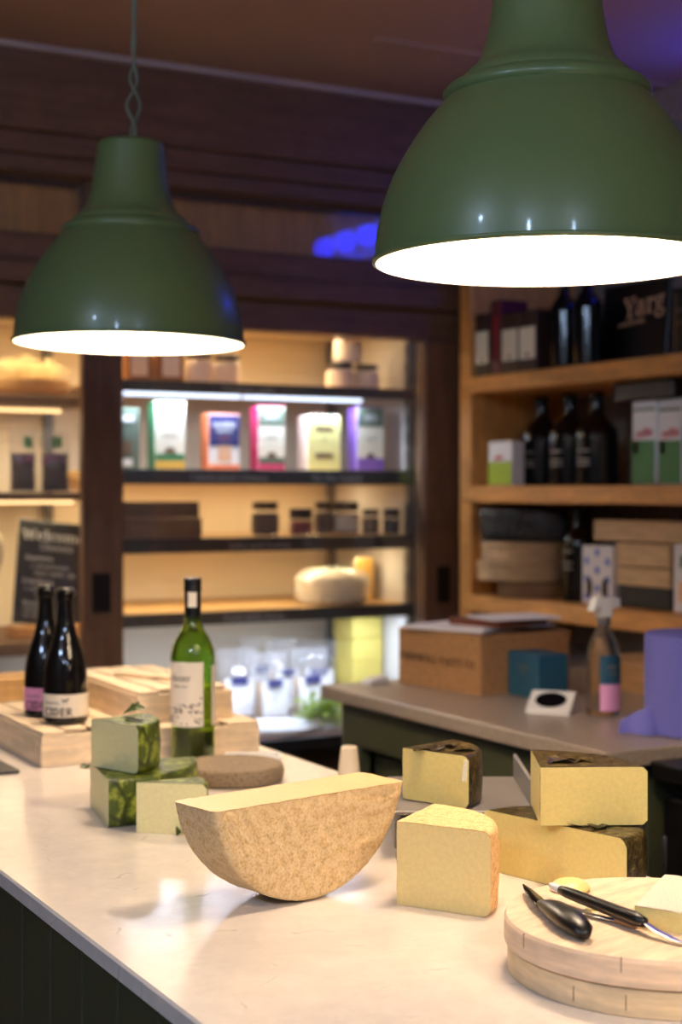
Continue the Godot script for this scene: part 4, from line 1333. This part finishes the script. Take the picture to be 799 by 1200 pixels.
	for k in 4:
		var yo := thing("yellow_carton", ["bright yellow carton at the bottom of the yellow stack", "bright yellow carton second from the bottom of the yellow stack", "bright yellow carton below the topmost of the yellow stack", "bright yellow carton topmost of the yellow stack behind the cardboard box"][k], "box", Vector3(2.243 - 0.002 * (k % 2), D + k * 0.0715, -4.01), 0.01 * (k % 2), "stack of yellow cartons")
		part(yo, "body", box(0.10, 0.068, 0.12, 0.002), M.yellow)
		part(yo, "lid_flap", box(0.102, 0.003, 0.122, 0.001), M.yellow, Vector3(0, 0.068, 0))

	tag(part(self, "white_tray", dish(0.20, 0.12, 0.02), M.white_card, on_s(172, 782, 3.80) * Vector3(1, 0, 1) + Vector3(0, D, 0)), "white tray on the cabinet deck behind the stacked wooden boxes", "tray")

func cabinet_left_things() -> void:
	var s := 4.0
	var b0 := y(0.243) + 0.001
	# straw in a shallow basket
	var p := on_s(28, 470, s)
	var o := thing("straw_basket", "shallow basket heaped with pale straw on the upper left cabinet shelf", "basket", Vector3(p.x, b0, p.z))
	part(o, "basket", lathe([smooth([Vector2(0, 0.002), Vector2(0.085, 0.002), Vector2(0.10, 0.004), Vector2(0.118, 0.02), Vector2(0.122, 0.045), Vector2(0.116, 0.044), Vector2(0.09, 0.008), Vector2(0, 0.007)], 3)], 40, 0, TAU, 0.03, 30.0), M.basket)
	var st := start()
	for k in 420:
		var a := rng.randf() * TAU
		var c := Vector3(cos(a), 0, sin(a)) * rng.randf() * 0.09 + Vector3(0, rng.randf_range(0.045, 0.085), 0)
		var d := Vector3(rng.randf_range(-1, 1), rng.randf_range(-0.35, 0.7), rng.randf_range(-1, 1)).normalized() * rng.randf_range(0.025, 0.055)
		d.y = clampf(d.y, -0.025, 0.04)
		add_tube(st, [c - d, c + Vector3(0, 0.008, 0), c + d], [0.0011], 3, 1.0, false)
	part(o, "straw", done(st), M.straw).set_meta("kind", "stuff")
	# two cellophane bags of dried petals
	var b1 := y(-0.005) + 0.001
	for k in 2:
		var f := fs([8.0, 47.0][k], [45.0, 82.0][k], 503, 3.93, b1)
		var q := thing("petal_bag", ["clear bag of dark dried petals with a green tag, farther from the door stile", "clear bag of dark dried petals with a green tag, next to the door stile"][k], "bag", f[0], 0.2 - 0.5 * k, "clear bags of dried petals")
		part(q, "film", pillow(f[1], f[2], 0.055, 0.1), M.film)
		part(q, "petals", pillow(f[1] * 0.84, f[2] * 0.60, 0.046, 0.02), M.dried, Vector3(0, 0.003, 0))
		for e in 9:
			part(q, "petal", lathe([[Vector2(0, 0), Vector2(0.008, 0.002), Vector2(0.006, 0.008), Vector2(0, 0.009)]], 8, 0, TAU, 0.6, 12.0), M.petal, Vector3(rng.randf_range(-0.03, 0.03), f[2] * rng.randf_range(0.42, 0.55), rng.randf_range(0.004, 0.014)))
		part(q, "tag", sheet(0.026, 0.03, 0.001), M.green_tag, Vector3(0.005, f[2] * 0.70, 0.024), Vector3(-0.2, 0, 0))
	# chalk menu board in a wooden foot, ivory pot, glass jar
	var b2 := y(-0.385) + 0.001
	var cb := on_s(56, 722, 3.93)
	var m := thing("menu_board", "small slanted chalkboard with white handwriting in a wooden foot", "sign", Vector3(cb.x, b2, cb.z))
	part(m, "foot", box(0.20, 0.03, 0.08, 0.004), M.pine)
	var pan := part(m, "panel", box(0.19, 0.275, 0.008, 0.002), M.slate, Vector3(-0.004, 0.029, 0.008), Vector3(-0.12, 0, -0.11), "black slate panel")
	var lines := [["Welcome", 0.026, 0.235, 0.0, true], ["Cheeses", 0.017, 0.205, 0.01, false], ["Starters", 0.013, 0.175, -0.035, true], ["o  Bread & nuts", 0.010, 0.154, -0.005, false], ["   fresh  salad,  egg", 0.010, 0.136, 0.004, false], ["Crackers", 0.013, 0.113, -0.035, true], ["o  Rye & oat  biscuits", 0.010, 0.093, 0.0, false], ["   fig jam", 0.010, 0.076, -0.02, false], ["Boards", 0.011, 0.056, -0.045, true], ["cheddar, blue", 0.009, 0.040, -0.03, false], ["all  home", 0.009, 0.024, -0.04, false]]
	for l in lines:
		part(pan, "chalk_line", words(l[0], l[1], true, l[4]), M.chalk, Vector3(l[3], l[2], 0.0046))
	var ip := on_s(0, 700, 3.95)
	var pot := thing("ivory_bust", "rounded ivory ornament on a glass jar at the cabinet's lower left shelf", "ornament", Vector3(ip.x - 0.075, b2, ip.z))
	part(pot, "stand", lathe([[Vector2(0, 0), Vector2(0.05, 0), Vector2(0.05, 0.006), Vector2(0.045, 0.085), Vector2(0.05, 0.09), Vector2(0, 0.09)]], 32), M.gold_card)
	part(pot, "head", lathe([smooth([Vector2(0, 0.09), Vector2(0.05, 0.09), Vector2(0.045, 0.12), Vector2(0.065, 0.16), Vector2(0.082, 0.22), Vector2(0.075, 0.265), Vector2(0.04, 0.295), Vector2(0.0, 0.3)], 5)], 40, 0, TAU, 0.05, 6.0), M.ivory)

# ---------------------------------------------------------------- things on the pine shelves
const LEFT := -PI / 2

func shelving_things() -> void:
	var B := 2.45
	# upper board
	var h0 := y(SH[0]) + 0.001
	var cracks := [[557.0, 573.0, 382.0, "dark cracker carton with cream label at the end of the top pine board", "choc", true], [575.0, 587.0, 366.0, "maroon carton between the cream-labelled ones on the top pine board", "maroon", false], [588.0, 607.0, 380.0, "dark cracker carton with cream label beside the maroon carton", "choc", true], [608.0, 628.0, 377.0, "dark cracker carton with cream label, nearest to the dark bottles", "choc", true]]
	for k in cracks.size():
		var e: Array = cracks[k]
		var f := fb(e[0], e[1], e[2] - 14, 2.385, h0)
		var o := thing("carton", e[3], "box", f[0], LEFT, "cartons on the top pine board")
		part(o, "body", box(f[1], f[2], 0.09, 0.002), M[e[4]], Vector3(0, 0, -0.045))
		if e[5]:
			patch(o, "label", 0, f[2] * 0.2, f[1] - 0.006, f[2] * 0.52, "cream_card")
			arch(o, 0, f[2] * 0.24, 0.009, "brown_print")
		else:
			part(o, "lettering", words("CRACKERS", 0.016, true), M.red_print, Vector3(0, f[2] * 0.5, 0.001), Vector3(0, 0, PI / 2))
	var tall := [[Vector2(0, 0), Vector2(0.036, 0.0), Vector2(0.038, 0.004), Vector2(0.038, 0.15)], smooth([Vector2(0.038, 0.15), Vector2(0.035, 0.165), Vector2(0.022, 0.185), Vector2(0.014, 0.20), Vector2(0.0135, 0.235)], 4), [Vector2(0.0135, 0.235), Vector2(0.015, 0.236), Vector2(0.015, 0.25), Vector2(0, 0.25)]]
	for k in 2:
		var q := on_b([661.0, 688.0][k], 420, 2.44)
		bottle("dark_bottle", ["dark glossy bottle beside the cream-labelled cartons on the top pine board", "dark glossy bottle next to the black name card on the top pine board"][k], "bottle", Vector3(q.x, h0, q.z), 0.0, tall, M.black_shiny, "dark bottles on the top pine board")
	var yf := fb(704, 782, 330, B + 0.05, h0)
	var yo := thing("name_card", "large black display card with pale italic lettering on the top pine board", "sign", yf[0], LEFT)
	part(yo, "card", box(yf[1], yf[2], 0.012, 0.003), M.black, Vector3(0, 0, 0), Vector3(-0.08, 0, 0))
	part(yo, "lettering", words("Yarg", 0.050, true), M.peach, Vector3(0.045, yf[2] * 0.70, 0.014 - yf[2] * 0.055), Vector3(-0.08, 0, 0.08))
	part(yo, "lettering", words("cornish yarg", 0.012, true), M.peach, Vector3(-0.005, yf[2] * 0.51, 0.011 - yf[2] * 0.04), Vector3(-0.08, 0, 0.08))
	var vf := fb(786, 830, 335, B, h0)
	var vo := thing("dark_carton", "black carton with a thin white outline at the far end of the top pine board", "box", vf[0], LEFT)
	part(vo, "body", box(vf[1], vf[2], 0.10, 0.003), M.black, Vector3(0, 0, -0.05))
	for e in [[0.0, 0.66, 0.8, 0.004], [0.0, 0.48, 0.8, 0.003], [-0.36, 0.02, 0.03, 0.15]]:
		patch(vo, "outline", e[0] * vf[1], e[1] * vf[2], e[2] * vf[1], e[3] if e[3] < 0.1 else e[3], "ink_soft")
	var ub := on_b(790, 448, 2.55)
	tag(part(self, "under_shelf_speaker", box(0.22, 0.05, 0.14, 0.006), M.black, Vector3(2.50, y(SH[0] - 0.046) - 0.0505, ub.z + 0.02), Vector3(0, LEFT, 0)), "black flat loudspeaker fixed under the top pine board", "speaker")
	# middle board
	var h1 := y(SH[1]) + 0.001
	var cf := fb(572, 600, 517, 2.40, h1)
	var can := thing("drink_can", "small white and lime green drink carton at the end of the middle pine board", "carton", cf[0], LEFT)
	part(can, "body", box(cf[1], cf[2], 0.042, 0.003), M.white_card, Vector3(0, 0, -0.021))
	patch(can, "band", 0, 0.002, cf[1] - 0.004, cf[2] * 0.52, "lime")
	part(can, "lettering", words("rello", 0.014, false, true), M.red_print, Vector3(-0.008, cf[2] * 0.62, 0.0012), Vector3(0, 0, 0.1))
	var big := [[Vector2(0, 0), Vector2(0.054, 0.0), Vector2(0.057, 0.005), Vector2(0.057, 0.125)], smooth([Vector2(0.057, 0.125), Vector2(0.053, 0.145), Vector2(0.036, 0.168), Vector2(0.021, 0.186), Vector2(0.017, 0.205), Vector2(0.0165, 0.228)], 4), [Vector2(0.0165, 0.228), Vector2(0.020, 0.229), Vector2(0.020, 0.245), Vector2(0, 0.246)]]
	for k in 3:
		var q := on_b([634.0, 667.0, 699.0][k], 540, B + 0.06)
		var o := bottle("dark_flagon", ["squat black flagon next to the lime green carton", "squat black flagon between two others on the middle pine board", "squat black flagon at the bare wall side of its row"][k], "bottle", Vector3(q.x, h1, q.z), LEFT + 0.5, big, M.black_shiny, "black flagons on the middle pine board")
		for e in [[0.088, 0.014], [0.064, 0.010], [0.052, 0.010]]:
			part(o, "printed_line", wrap_sheet(0.0573, e[0], e[0] + 0.005, -0.6, 0.1), M.chalk_faint)
	for k in 3:
		var f := fb([740.0, 771.0, 802.0][k], [769.0, 800.0, 832.0][k], 467, B, h1)
		var o := thing("drink_carton", ["tall white and green drink carton with red lettering, next to the bare wall", "tall white and green drink carton with red lettering, middle of its row", "tall white and green drink carton with red lettering, last of its row"][k], "carton", f[0], LEFT, "tall drink cartons")
		part(o, "body", box(f[1] - 0.002, f[2], 0.07, 0.004), M.white_card, Vector3(0, 0, -0.035))
		patch(o, "band", 0, 0.003, f[1] - 0.008, f[2] * 0.50, "leaf_green")
		patch(o, "fruit_print", -f[1] * 0.3, f[2] * 0.36, f[1] * 0.2, f[2] * 0.16, "orange")
		patch(o, "band", 0, f[2] * 0.86, f[1] - 0.008, 0.006, "sage")
		part(o, "lettering", words("rello", 0.020, false, true), M.red_print, Vector3(0.002, f[2] * 0.60, 0.0014), Vector3(0, 0, 0.12))
	# lower board
	var h2 := y(SH[2]) + 0.001
	var rc := on_b(613, 690, 2.462)
	var w1 := thing("round_wooden_box", "dark round wooden box at the bottom of the round stack", "box", Vector3(rc.x + 0.03, h2, rc.z + 0.03), 0.0, "round wooden boxes")
	part(w1, "drum", lathe([[Vector2(0, 0), Vector2(0.110, 0.0), Vector2(0.112, 0.002), Vector2(0.112, 0.042), Vector2(0.108, 0.045), Vector2(0, 0.045)]], 64), M.brown_wood)
	for k in 2:
		var wo := thing("round_wooden_box", ["pale round wooden box, lower of two under the black film pack", "pale round wooden box directly under the black film pack"][k], "box", Vector3(rc.x + 0.004 * k, h2 + 0.0465 + k * 0.053, rc.z + [0.0, 0.003][k]), 0.4 * k, "round wooden boxes")
		var r := 0.126 if k == 0 else 0.120
		part(wo, "drum", lathe([[Vector2(0, 0), Vector2(r - 0.002, 0.0), Vector2(r, 0.002), Vector2(r, 0.032), Vector2(r - 0.004, 0.034)]], 64), M.crate_wood)
		part(wo, "lid", lathe([[Vector2(r - 0.004, 0.034), Vector2(r + 0.002, 0.035), Vector2(r + 0.002, 0.050), Vector2(r - 0.001, 0.052), Vector2(0, 0.052)]], 64), M.crate_wood)
	var bf := thing("film_wrapped_wheel", "black wheel in glossy crinkled film on top of the round wooden boxes", "cheese", Vector3(rc.x, h2 + 0.154, rc.z + 0.006))
	var st := start()
	var P := []
	for i in 9:
		var row := PackedVector3Array()
		for j in 361:
			var a := TAU * j / 360.0
			var rr := 0.119 + 0.006 * nz.get_noise_2d(a * 260 + 40, i * 2.0) + 0.010 * nz.get_noise_2d(a * 330, i * 4.0)
			if i == 0 or i == 8:
				rr *= 0.94
			row.append(Vector3(cos(a) * rr, i / 8.0 * 0.086, -sin(a) * rr))
		P.append(row)
	grid(st, P, false, true)
	part(bf, "film", done(st), M.crinkle)
	part(bf, "top_film", lathe([[Vector2(0.116, 0.0855), Vector2(0.07, 0.087), Vector2(0, 0.087)]], 64), M.crinkle)
	var db := on_b(676, 690, B + 0.02)
	var dbo := bottle("dark_bottle", "dark bottle with thin white lines beside the chequered gift carton", "bottle", Vector3(db.x, h2, db.z), LEFT, tall, M.black_shiny)
	for e in [0.13, 0.10, 0.085]:
		part(dbo, "printed_line", wrap_sheet(0.0382, e, e + 0.004, -0.6, 0.6), M.chalk_faint)
	var gf := fb(682, 718, 640, B, h2)
	var go := thing("gift_carton", "white carton with blue chequer print and two oval holes on the lower pine board", "box", gf[0], LEFT)
	part(go, "body", box(gf[1], gf[2], 0.12, 0.002), M.paper_white, Vector3(0, 0, -0.06))
	for i in 6:
		for j in 3:
			if (i + j) % 2 == 0:
				part(go, "blue_square", sheet(0.016, 0.017, 0.0006), M.blue_print, Vector3((j - 1) * gf[1] * 0.34, gf[2] * (0.06 + i * 0.155), 0.0006))
	for x in [-0.25, 0.25]:
		var poly := PackedVector2Array()
		for k in 20:
			poly.append(Vector2(cos(TAU * k / 20) * 0.012, sin(TAU * k / 20) * 0.026))
		part(go, "oval_hole", prism(poly, 0.0012), M.choc, Vector3(x * gf[1], gf[2] * 0.28, 0.0006), Vector3(PI / 2, 0, 0))
	# crates
	var lf := fb(724, 786, 664, B, h2)
	for k in 2:
		var f2 := fb(724, 786, 636, B, h2)
		var up: float = lf[2] if k == 1 else 0.055
		var hh: float = (f2[2] - lf[2]) if k == 1 else lf[2] - 0.057
		var co := thing("wooden_crate", ["pale wooden crate on the dark tray, lower of two", "pale wooden crate resting on another, under the long crate"][k], "crate", Vector3(f2[0].x, h2 + up, f2[0].z), LEFT, "pale crates on the lower pine board")
		part(co, "front", box(f2[1], hh - 0.002, 0.008, 0.001), M.crate_wood)
		part(co, "body", box(f2[1], hh - 0.004, 0.15, 0.001), M.crate_wood, Vector3(0, 0, -0.081))
	var dt := thing("dark_tray", "black tray under the pale crates on the lower pine board", "tray", Vector3(lf[0].x, h2, lf[0].z), LEFT)
	part(dt, "body", box(lf[1], 0.054, 0.16, 0.004), M.black_soft, Vector3(0, 0, -0.081))
	var gt := fb(690, 830, 611, B, h2)
	var under := maxf(gf[2], fb(724, 786, 636, B, h2)[2]) + 0.001
	var lo := thing("wooden_crate", "long pale wooden crate lying across the gift carton and smaller crates", "crate", Vector3(2.49, h2 + under, gt[0].z), LEFT, "pale crates on the lower pine board")
	part(lo, "front", box(gt[1], 0.052, 0.008, 0.001), M.crate_wood, Vector3(0, 0, 0.02))
	part(lo, "body", box(gt[1], 0.050, 0.15, 0.001), M.crate_wood, Vector3(0, 0, -0.06))
	var ef := fb(789, 835, 634, B, h2)
	var eo := thing("printed_carton", "greyish white carton with small prints at the end of the crates", "box", ef[0], LEFT)
	part(eo, "body", box(ef[1], minf(ef[2], under - 0.001), 0.12, 0.002), M.paper_white, Vector3(0, 0, -0.06))
	patch(eo, "print", -ef[1] * 0.25, ef[2] * 0.62, 0.02, 0.03, "sage")
	patch(eo, "print", -ef[1] * 0.25, ef[2] * 0.15, 0.03, 0.05, "peach")

# ---------------------------------------------------------------- things on the rear worktop
func back_counter_things() -> void:
	# cardboard box: its printed long side faces the cabinet-wall side of the shop
	var a := on_y(467, 800, TOP)
	var b := on_y(563, 816, TOP)
	var c := on_y(618, 806, TOP)
	var u := (b - a)
	var w := u.length()
	var o := thing("cardboard_box", "open brown cardboard box with printed lettering, full of papers, on the rear worktop", "box", (a + b) / 2, atan2(-u.z, u.x))
	var h := 0.128
	var d := 0.26
	var t := 0.005
	part(o, "front_panel", box(w, h, t, 0.001), M.card, Vector3(0, 0, -t / 2))
	part(o, "back_panel", box(w, h, t, 0.001), M.card, Vector3(0, 0, -d + t / 2))
	for s in [-1.0, 1.0]:
		part(o, "side_panel", box(t, h, d - 2 * t, 0.001), M.card, Vector3(s * (w / 2 - t / 2), 0, -d / 2))
	part(o, "bottom_panel", box(w - 2 * t, 0.004, d - 2 * t, 0.0), M.card, Vector3(0, 0, -d / 2))
	part(o, "lettering", words("CORNWALL PASTY CO", 0.0165, true, true), M.card_print, Vector3(-0.01, h * 0.50, 0.0002))
	var inside := o.transform
	var hi := h + 0.0015
	for k in 4:
		var th: float = [0.006, 0.004, 0.014, 0.005][k]
		var pp := thing("paper_sheet", ["white folded papers lying across the open cardboard box", "thin white leaflet on top of the cardboard box", "brown folder lying on the cardboard box papers", "white leaflet on the brown folder on the cardboard box"][k], "paper", inside * Vector3([-0.02, 0.02, 0.05, 0.09][k], hi, [-0.12, -0.15, -0.13, -0.14][k]), o.rotation.y + [0.25, -0.1, 0.1, -0.2][k])
		hi += th + 0.001
		part(pp, "sheets", box([0.22, 0.18, 0.15, 0.12][k], th, [0.25, 0.20, 0.16, 0.17][k], 0.001), M[["paper_white", "paper_white", "reddish", "paper_white"][k]])
	# little white holder on the worktop's far corner
	var hw := on_y(436, 800, TOP)
	var wh := thing("card_holder", "small white holder on the rear worktop before the yellow cartons", "holder", Vector3(maxf(hw.x, 1.67), TOP, maxf(hw.z, -3.02)), 0.4)
	part(wh, "base", box(0.075, 0.010, 0.03, 0.003), M.white_card)
	part(wh, "card", box(0.06, 0.004, 0.024, 0.001), M.white_card, Vector3(0.004, 0.0105, 0), Vector3(0, 0, 0.05))
	# teal carton
	var ta := on_y(597, 812, TOP)
	var tb := on_y(632, 820, TOP)
	var tv := tb - ta
	var to := thing("teal_carton", "dark teal carton with faint lettering in front of the cardboard box", "box", (ta + tb) / 2 + Vector3(-0.014, 0, 0.014), atan2(-tv.z, tv.x))
	part(to, "body", box(tv.length(), 0.094, 0.075, 0.002), M.teal, Vector3(0, 0, -0.0375))
	part(to, "lettering", words("cornish", 0.009, true), M.ink_soft, Vector3(0, 0.066, 0.0002))
	part(to, "lettering", words("sea salt", 0.005, true), M.ink_soft, Vector3(0, 0.054, 0.0002))
	# card reader
	var ra := on_y(652, 834, TOP)
	var ro := thing("card_reader", "white wedge-shaped card reader with a dark oval screen", "device", ra + Vector3(-0.012, 0, 0.0), to_eye(ra) - 0.25)
	var bd := part(ro, "body", prism(PackedVector2Array([Vector2(0.032, 0.0), Vector2(0.032, 0.009), Vector2(-0.020, 0.040), Vector2(-0.032, 0.036), Vector2(-0.032, 0.0)]), 0.088), M.white_plastic)
	bd.transform = Transform3D(Basis(Vector3(0, 0, 1), Vector3(1, 0, 0), Vector3(0, 1, 0)), Vector3(-0.044, 0, 0))
	var oval := PackedVector2Array()
	for k in 28:
		oval.append(Vector2(cos(TAU * k / 28) * 0.031, sin(TAU * k / 28) * 0.023))
	part(ro, "screen", prism(oval, 0.0015), M.black_shiny, Vector3(0, 0.0245, 0.006), Vector3(0.5378, 0, 0), "dark oval screen")
	# spray bottle
	var sb := on_y(707, 838, TOP)
	var so := bottle("spray_bottle", "clear spray bottle with a teal and pink label and pale trigger on the rear worktop", "bottle", sb, to_eye(sb) + 0.55, [[Vector2(0.0, 0.0), Vector2(0.028, 0.0), Vector2(0.0325, 0.004), Vector2(0.033, 0.012), Vector2(0.033, 0.105)], smooth([Vector2(0.033, 0.105), Vector2(0.031, 0.125), Vector2(0.025, 0.146), Vector2(0.017, 0.163), Vector2(0.012, 0.172), Vector2(0.0115, 0.178)], 4), [Vector2(0.0115, 0.178), Vector2(0.0, 0.178)]], M.clear_bottle)
	var sl := part(so, "label", wrap_sheet(0.0332, 0.012, 0.118, -0.75, 0.75), M.lilac, Vector3.ZERO, Vector3.ZERO, "pink label with a teal top")
	part(sl, "label_top", wrap_sheet(0.0336, 0.064, 0.119, -0.76, 0.76), M.teal)
	part(sl, "lettering", bent(words("pure", 0.008, false, true), 0.0341, 0.0), M.ink_soft, Vector3(0, 0.098, 0))
	part(sl, "lettering", bent(words("spray", 0.006, false), 0.0341, 0.0), M.ink_soft, Vector3(0, 0.086, 0))
	part(so, "collar", lathe([[Vector2(0.0, 0.176), Vector2(0.0135, 0.176), Vector2(0.0135, 0.192), Vector2(0.011, 0.194), Vector2(0, 0.194)]], 24), M.grey_plastic)
	part(so, "trigger_head", prism(PackedVector2Array([Vector2(-0.012, 0.0), Vector2(0.012, 0.0), Vector2(0.013, -0.016), Vector2(0.030, -0.020), Vector2(0.030, -0.036), Vector2(-0.012, -0.040), Vector2(-0.021, -0.034), Vector2(-0.031, -0.012), Vector2(-0.026, -0.011), Vector2(-0.014, -0.024)]), 0.024), M.white_plastic, Vector3(0, 0.192, -0.012), Vector3(PI / 2, 0, 0))
	# wooden box behind
	var wb := on_b(712, 800, 2.10)
	wooden_box("wooden_box", "small brown wooden box behind the spray bottle on the rear worktop", 2.14, 2.36, -wb.z - 0.13, -wb.z + 0.13, TOP, 0.062, 3)
	for ch in get_node("wooden_box_003").get_children():
		ch.material_override = M.honey_wood
	get_node("wooden_box_003").remove_meta("group")
	# blue paper roll with its loose end
	var pr := on_y(822, 864, TOP)
	var po := thing("paper_roll", "large roll of blue paper towel standing on the rear worktop", "paper roll", pr + Vector3(-sin(to_eye(pr)), 0, -cos(to_eye(pr))) * 0.06)
	part(po, "roll", lathe([[Vector2(0.028, 0.002), Vector2(0.098, 0.0), Vector2(0.102, 0.003)], [Vector2(0.102, 0.003), Vector2(0.1025, 0.09), Vector2(0.102, 0.175)], [Vector2(0.102, 0.175), Vector2(0.099, 0.180), Vector2(0.028, 0.180)], [Vector2(0.028, 0.180), Vector2(0.028, 0.002)]], 72), M.blue_paper)
	var Rn := start()
	var rows := []
	for i in 7:
		var row := PackedVector3Array()
		for j in 7:
			var uu := i / 6.0
			var vv := j / 6.0
			row.append(Vector3(-0.075 - 0.07 * uu, 0.002 + 0.06 * (1.0 - 0.7 * uu) * vv, 0.07 + 0.012 * sin(uu * 6.0) - 0.03 * vv))
		rows.append(row)
	grid(Rn, rows)
	part(po, "loose_end", done(Rn), M.blue_paper, Vector3.ZERO, Vector3(0, to_eye(pr), 0))
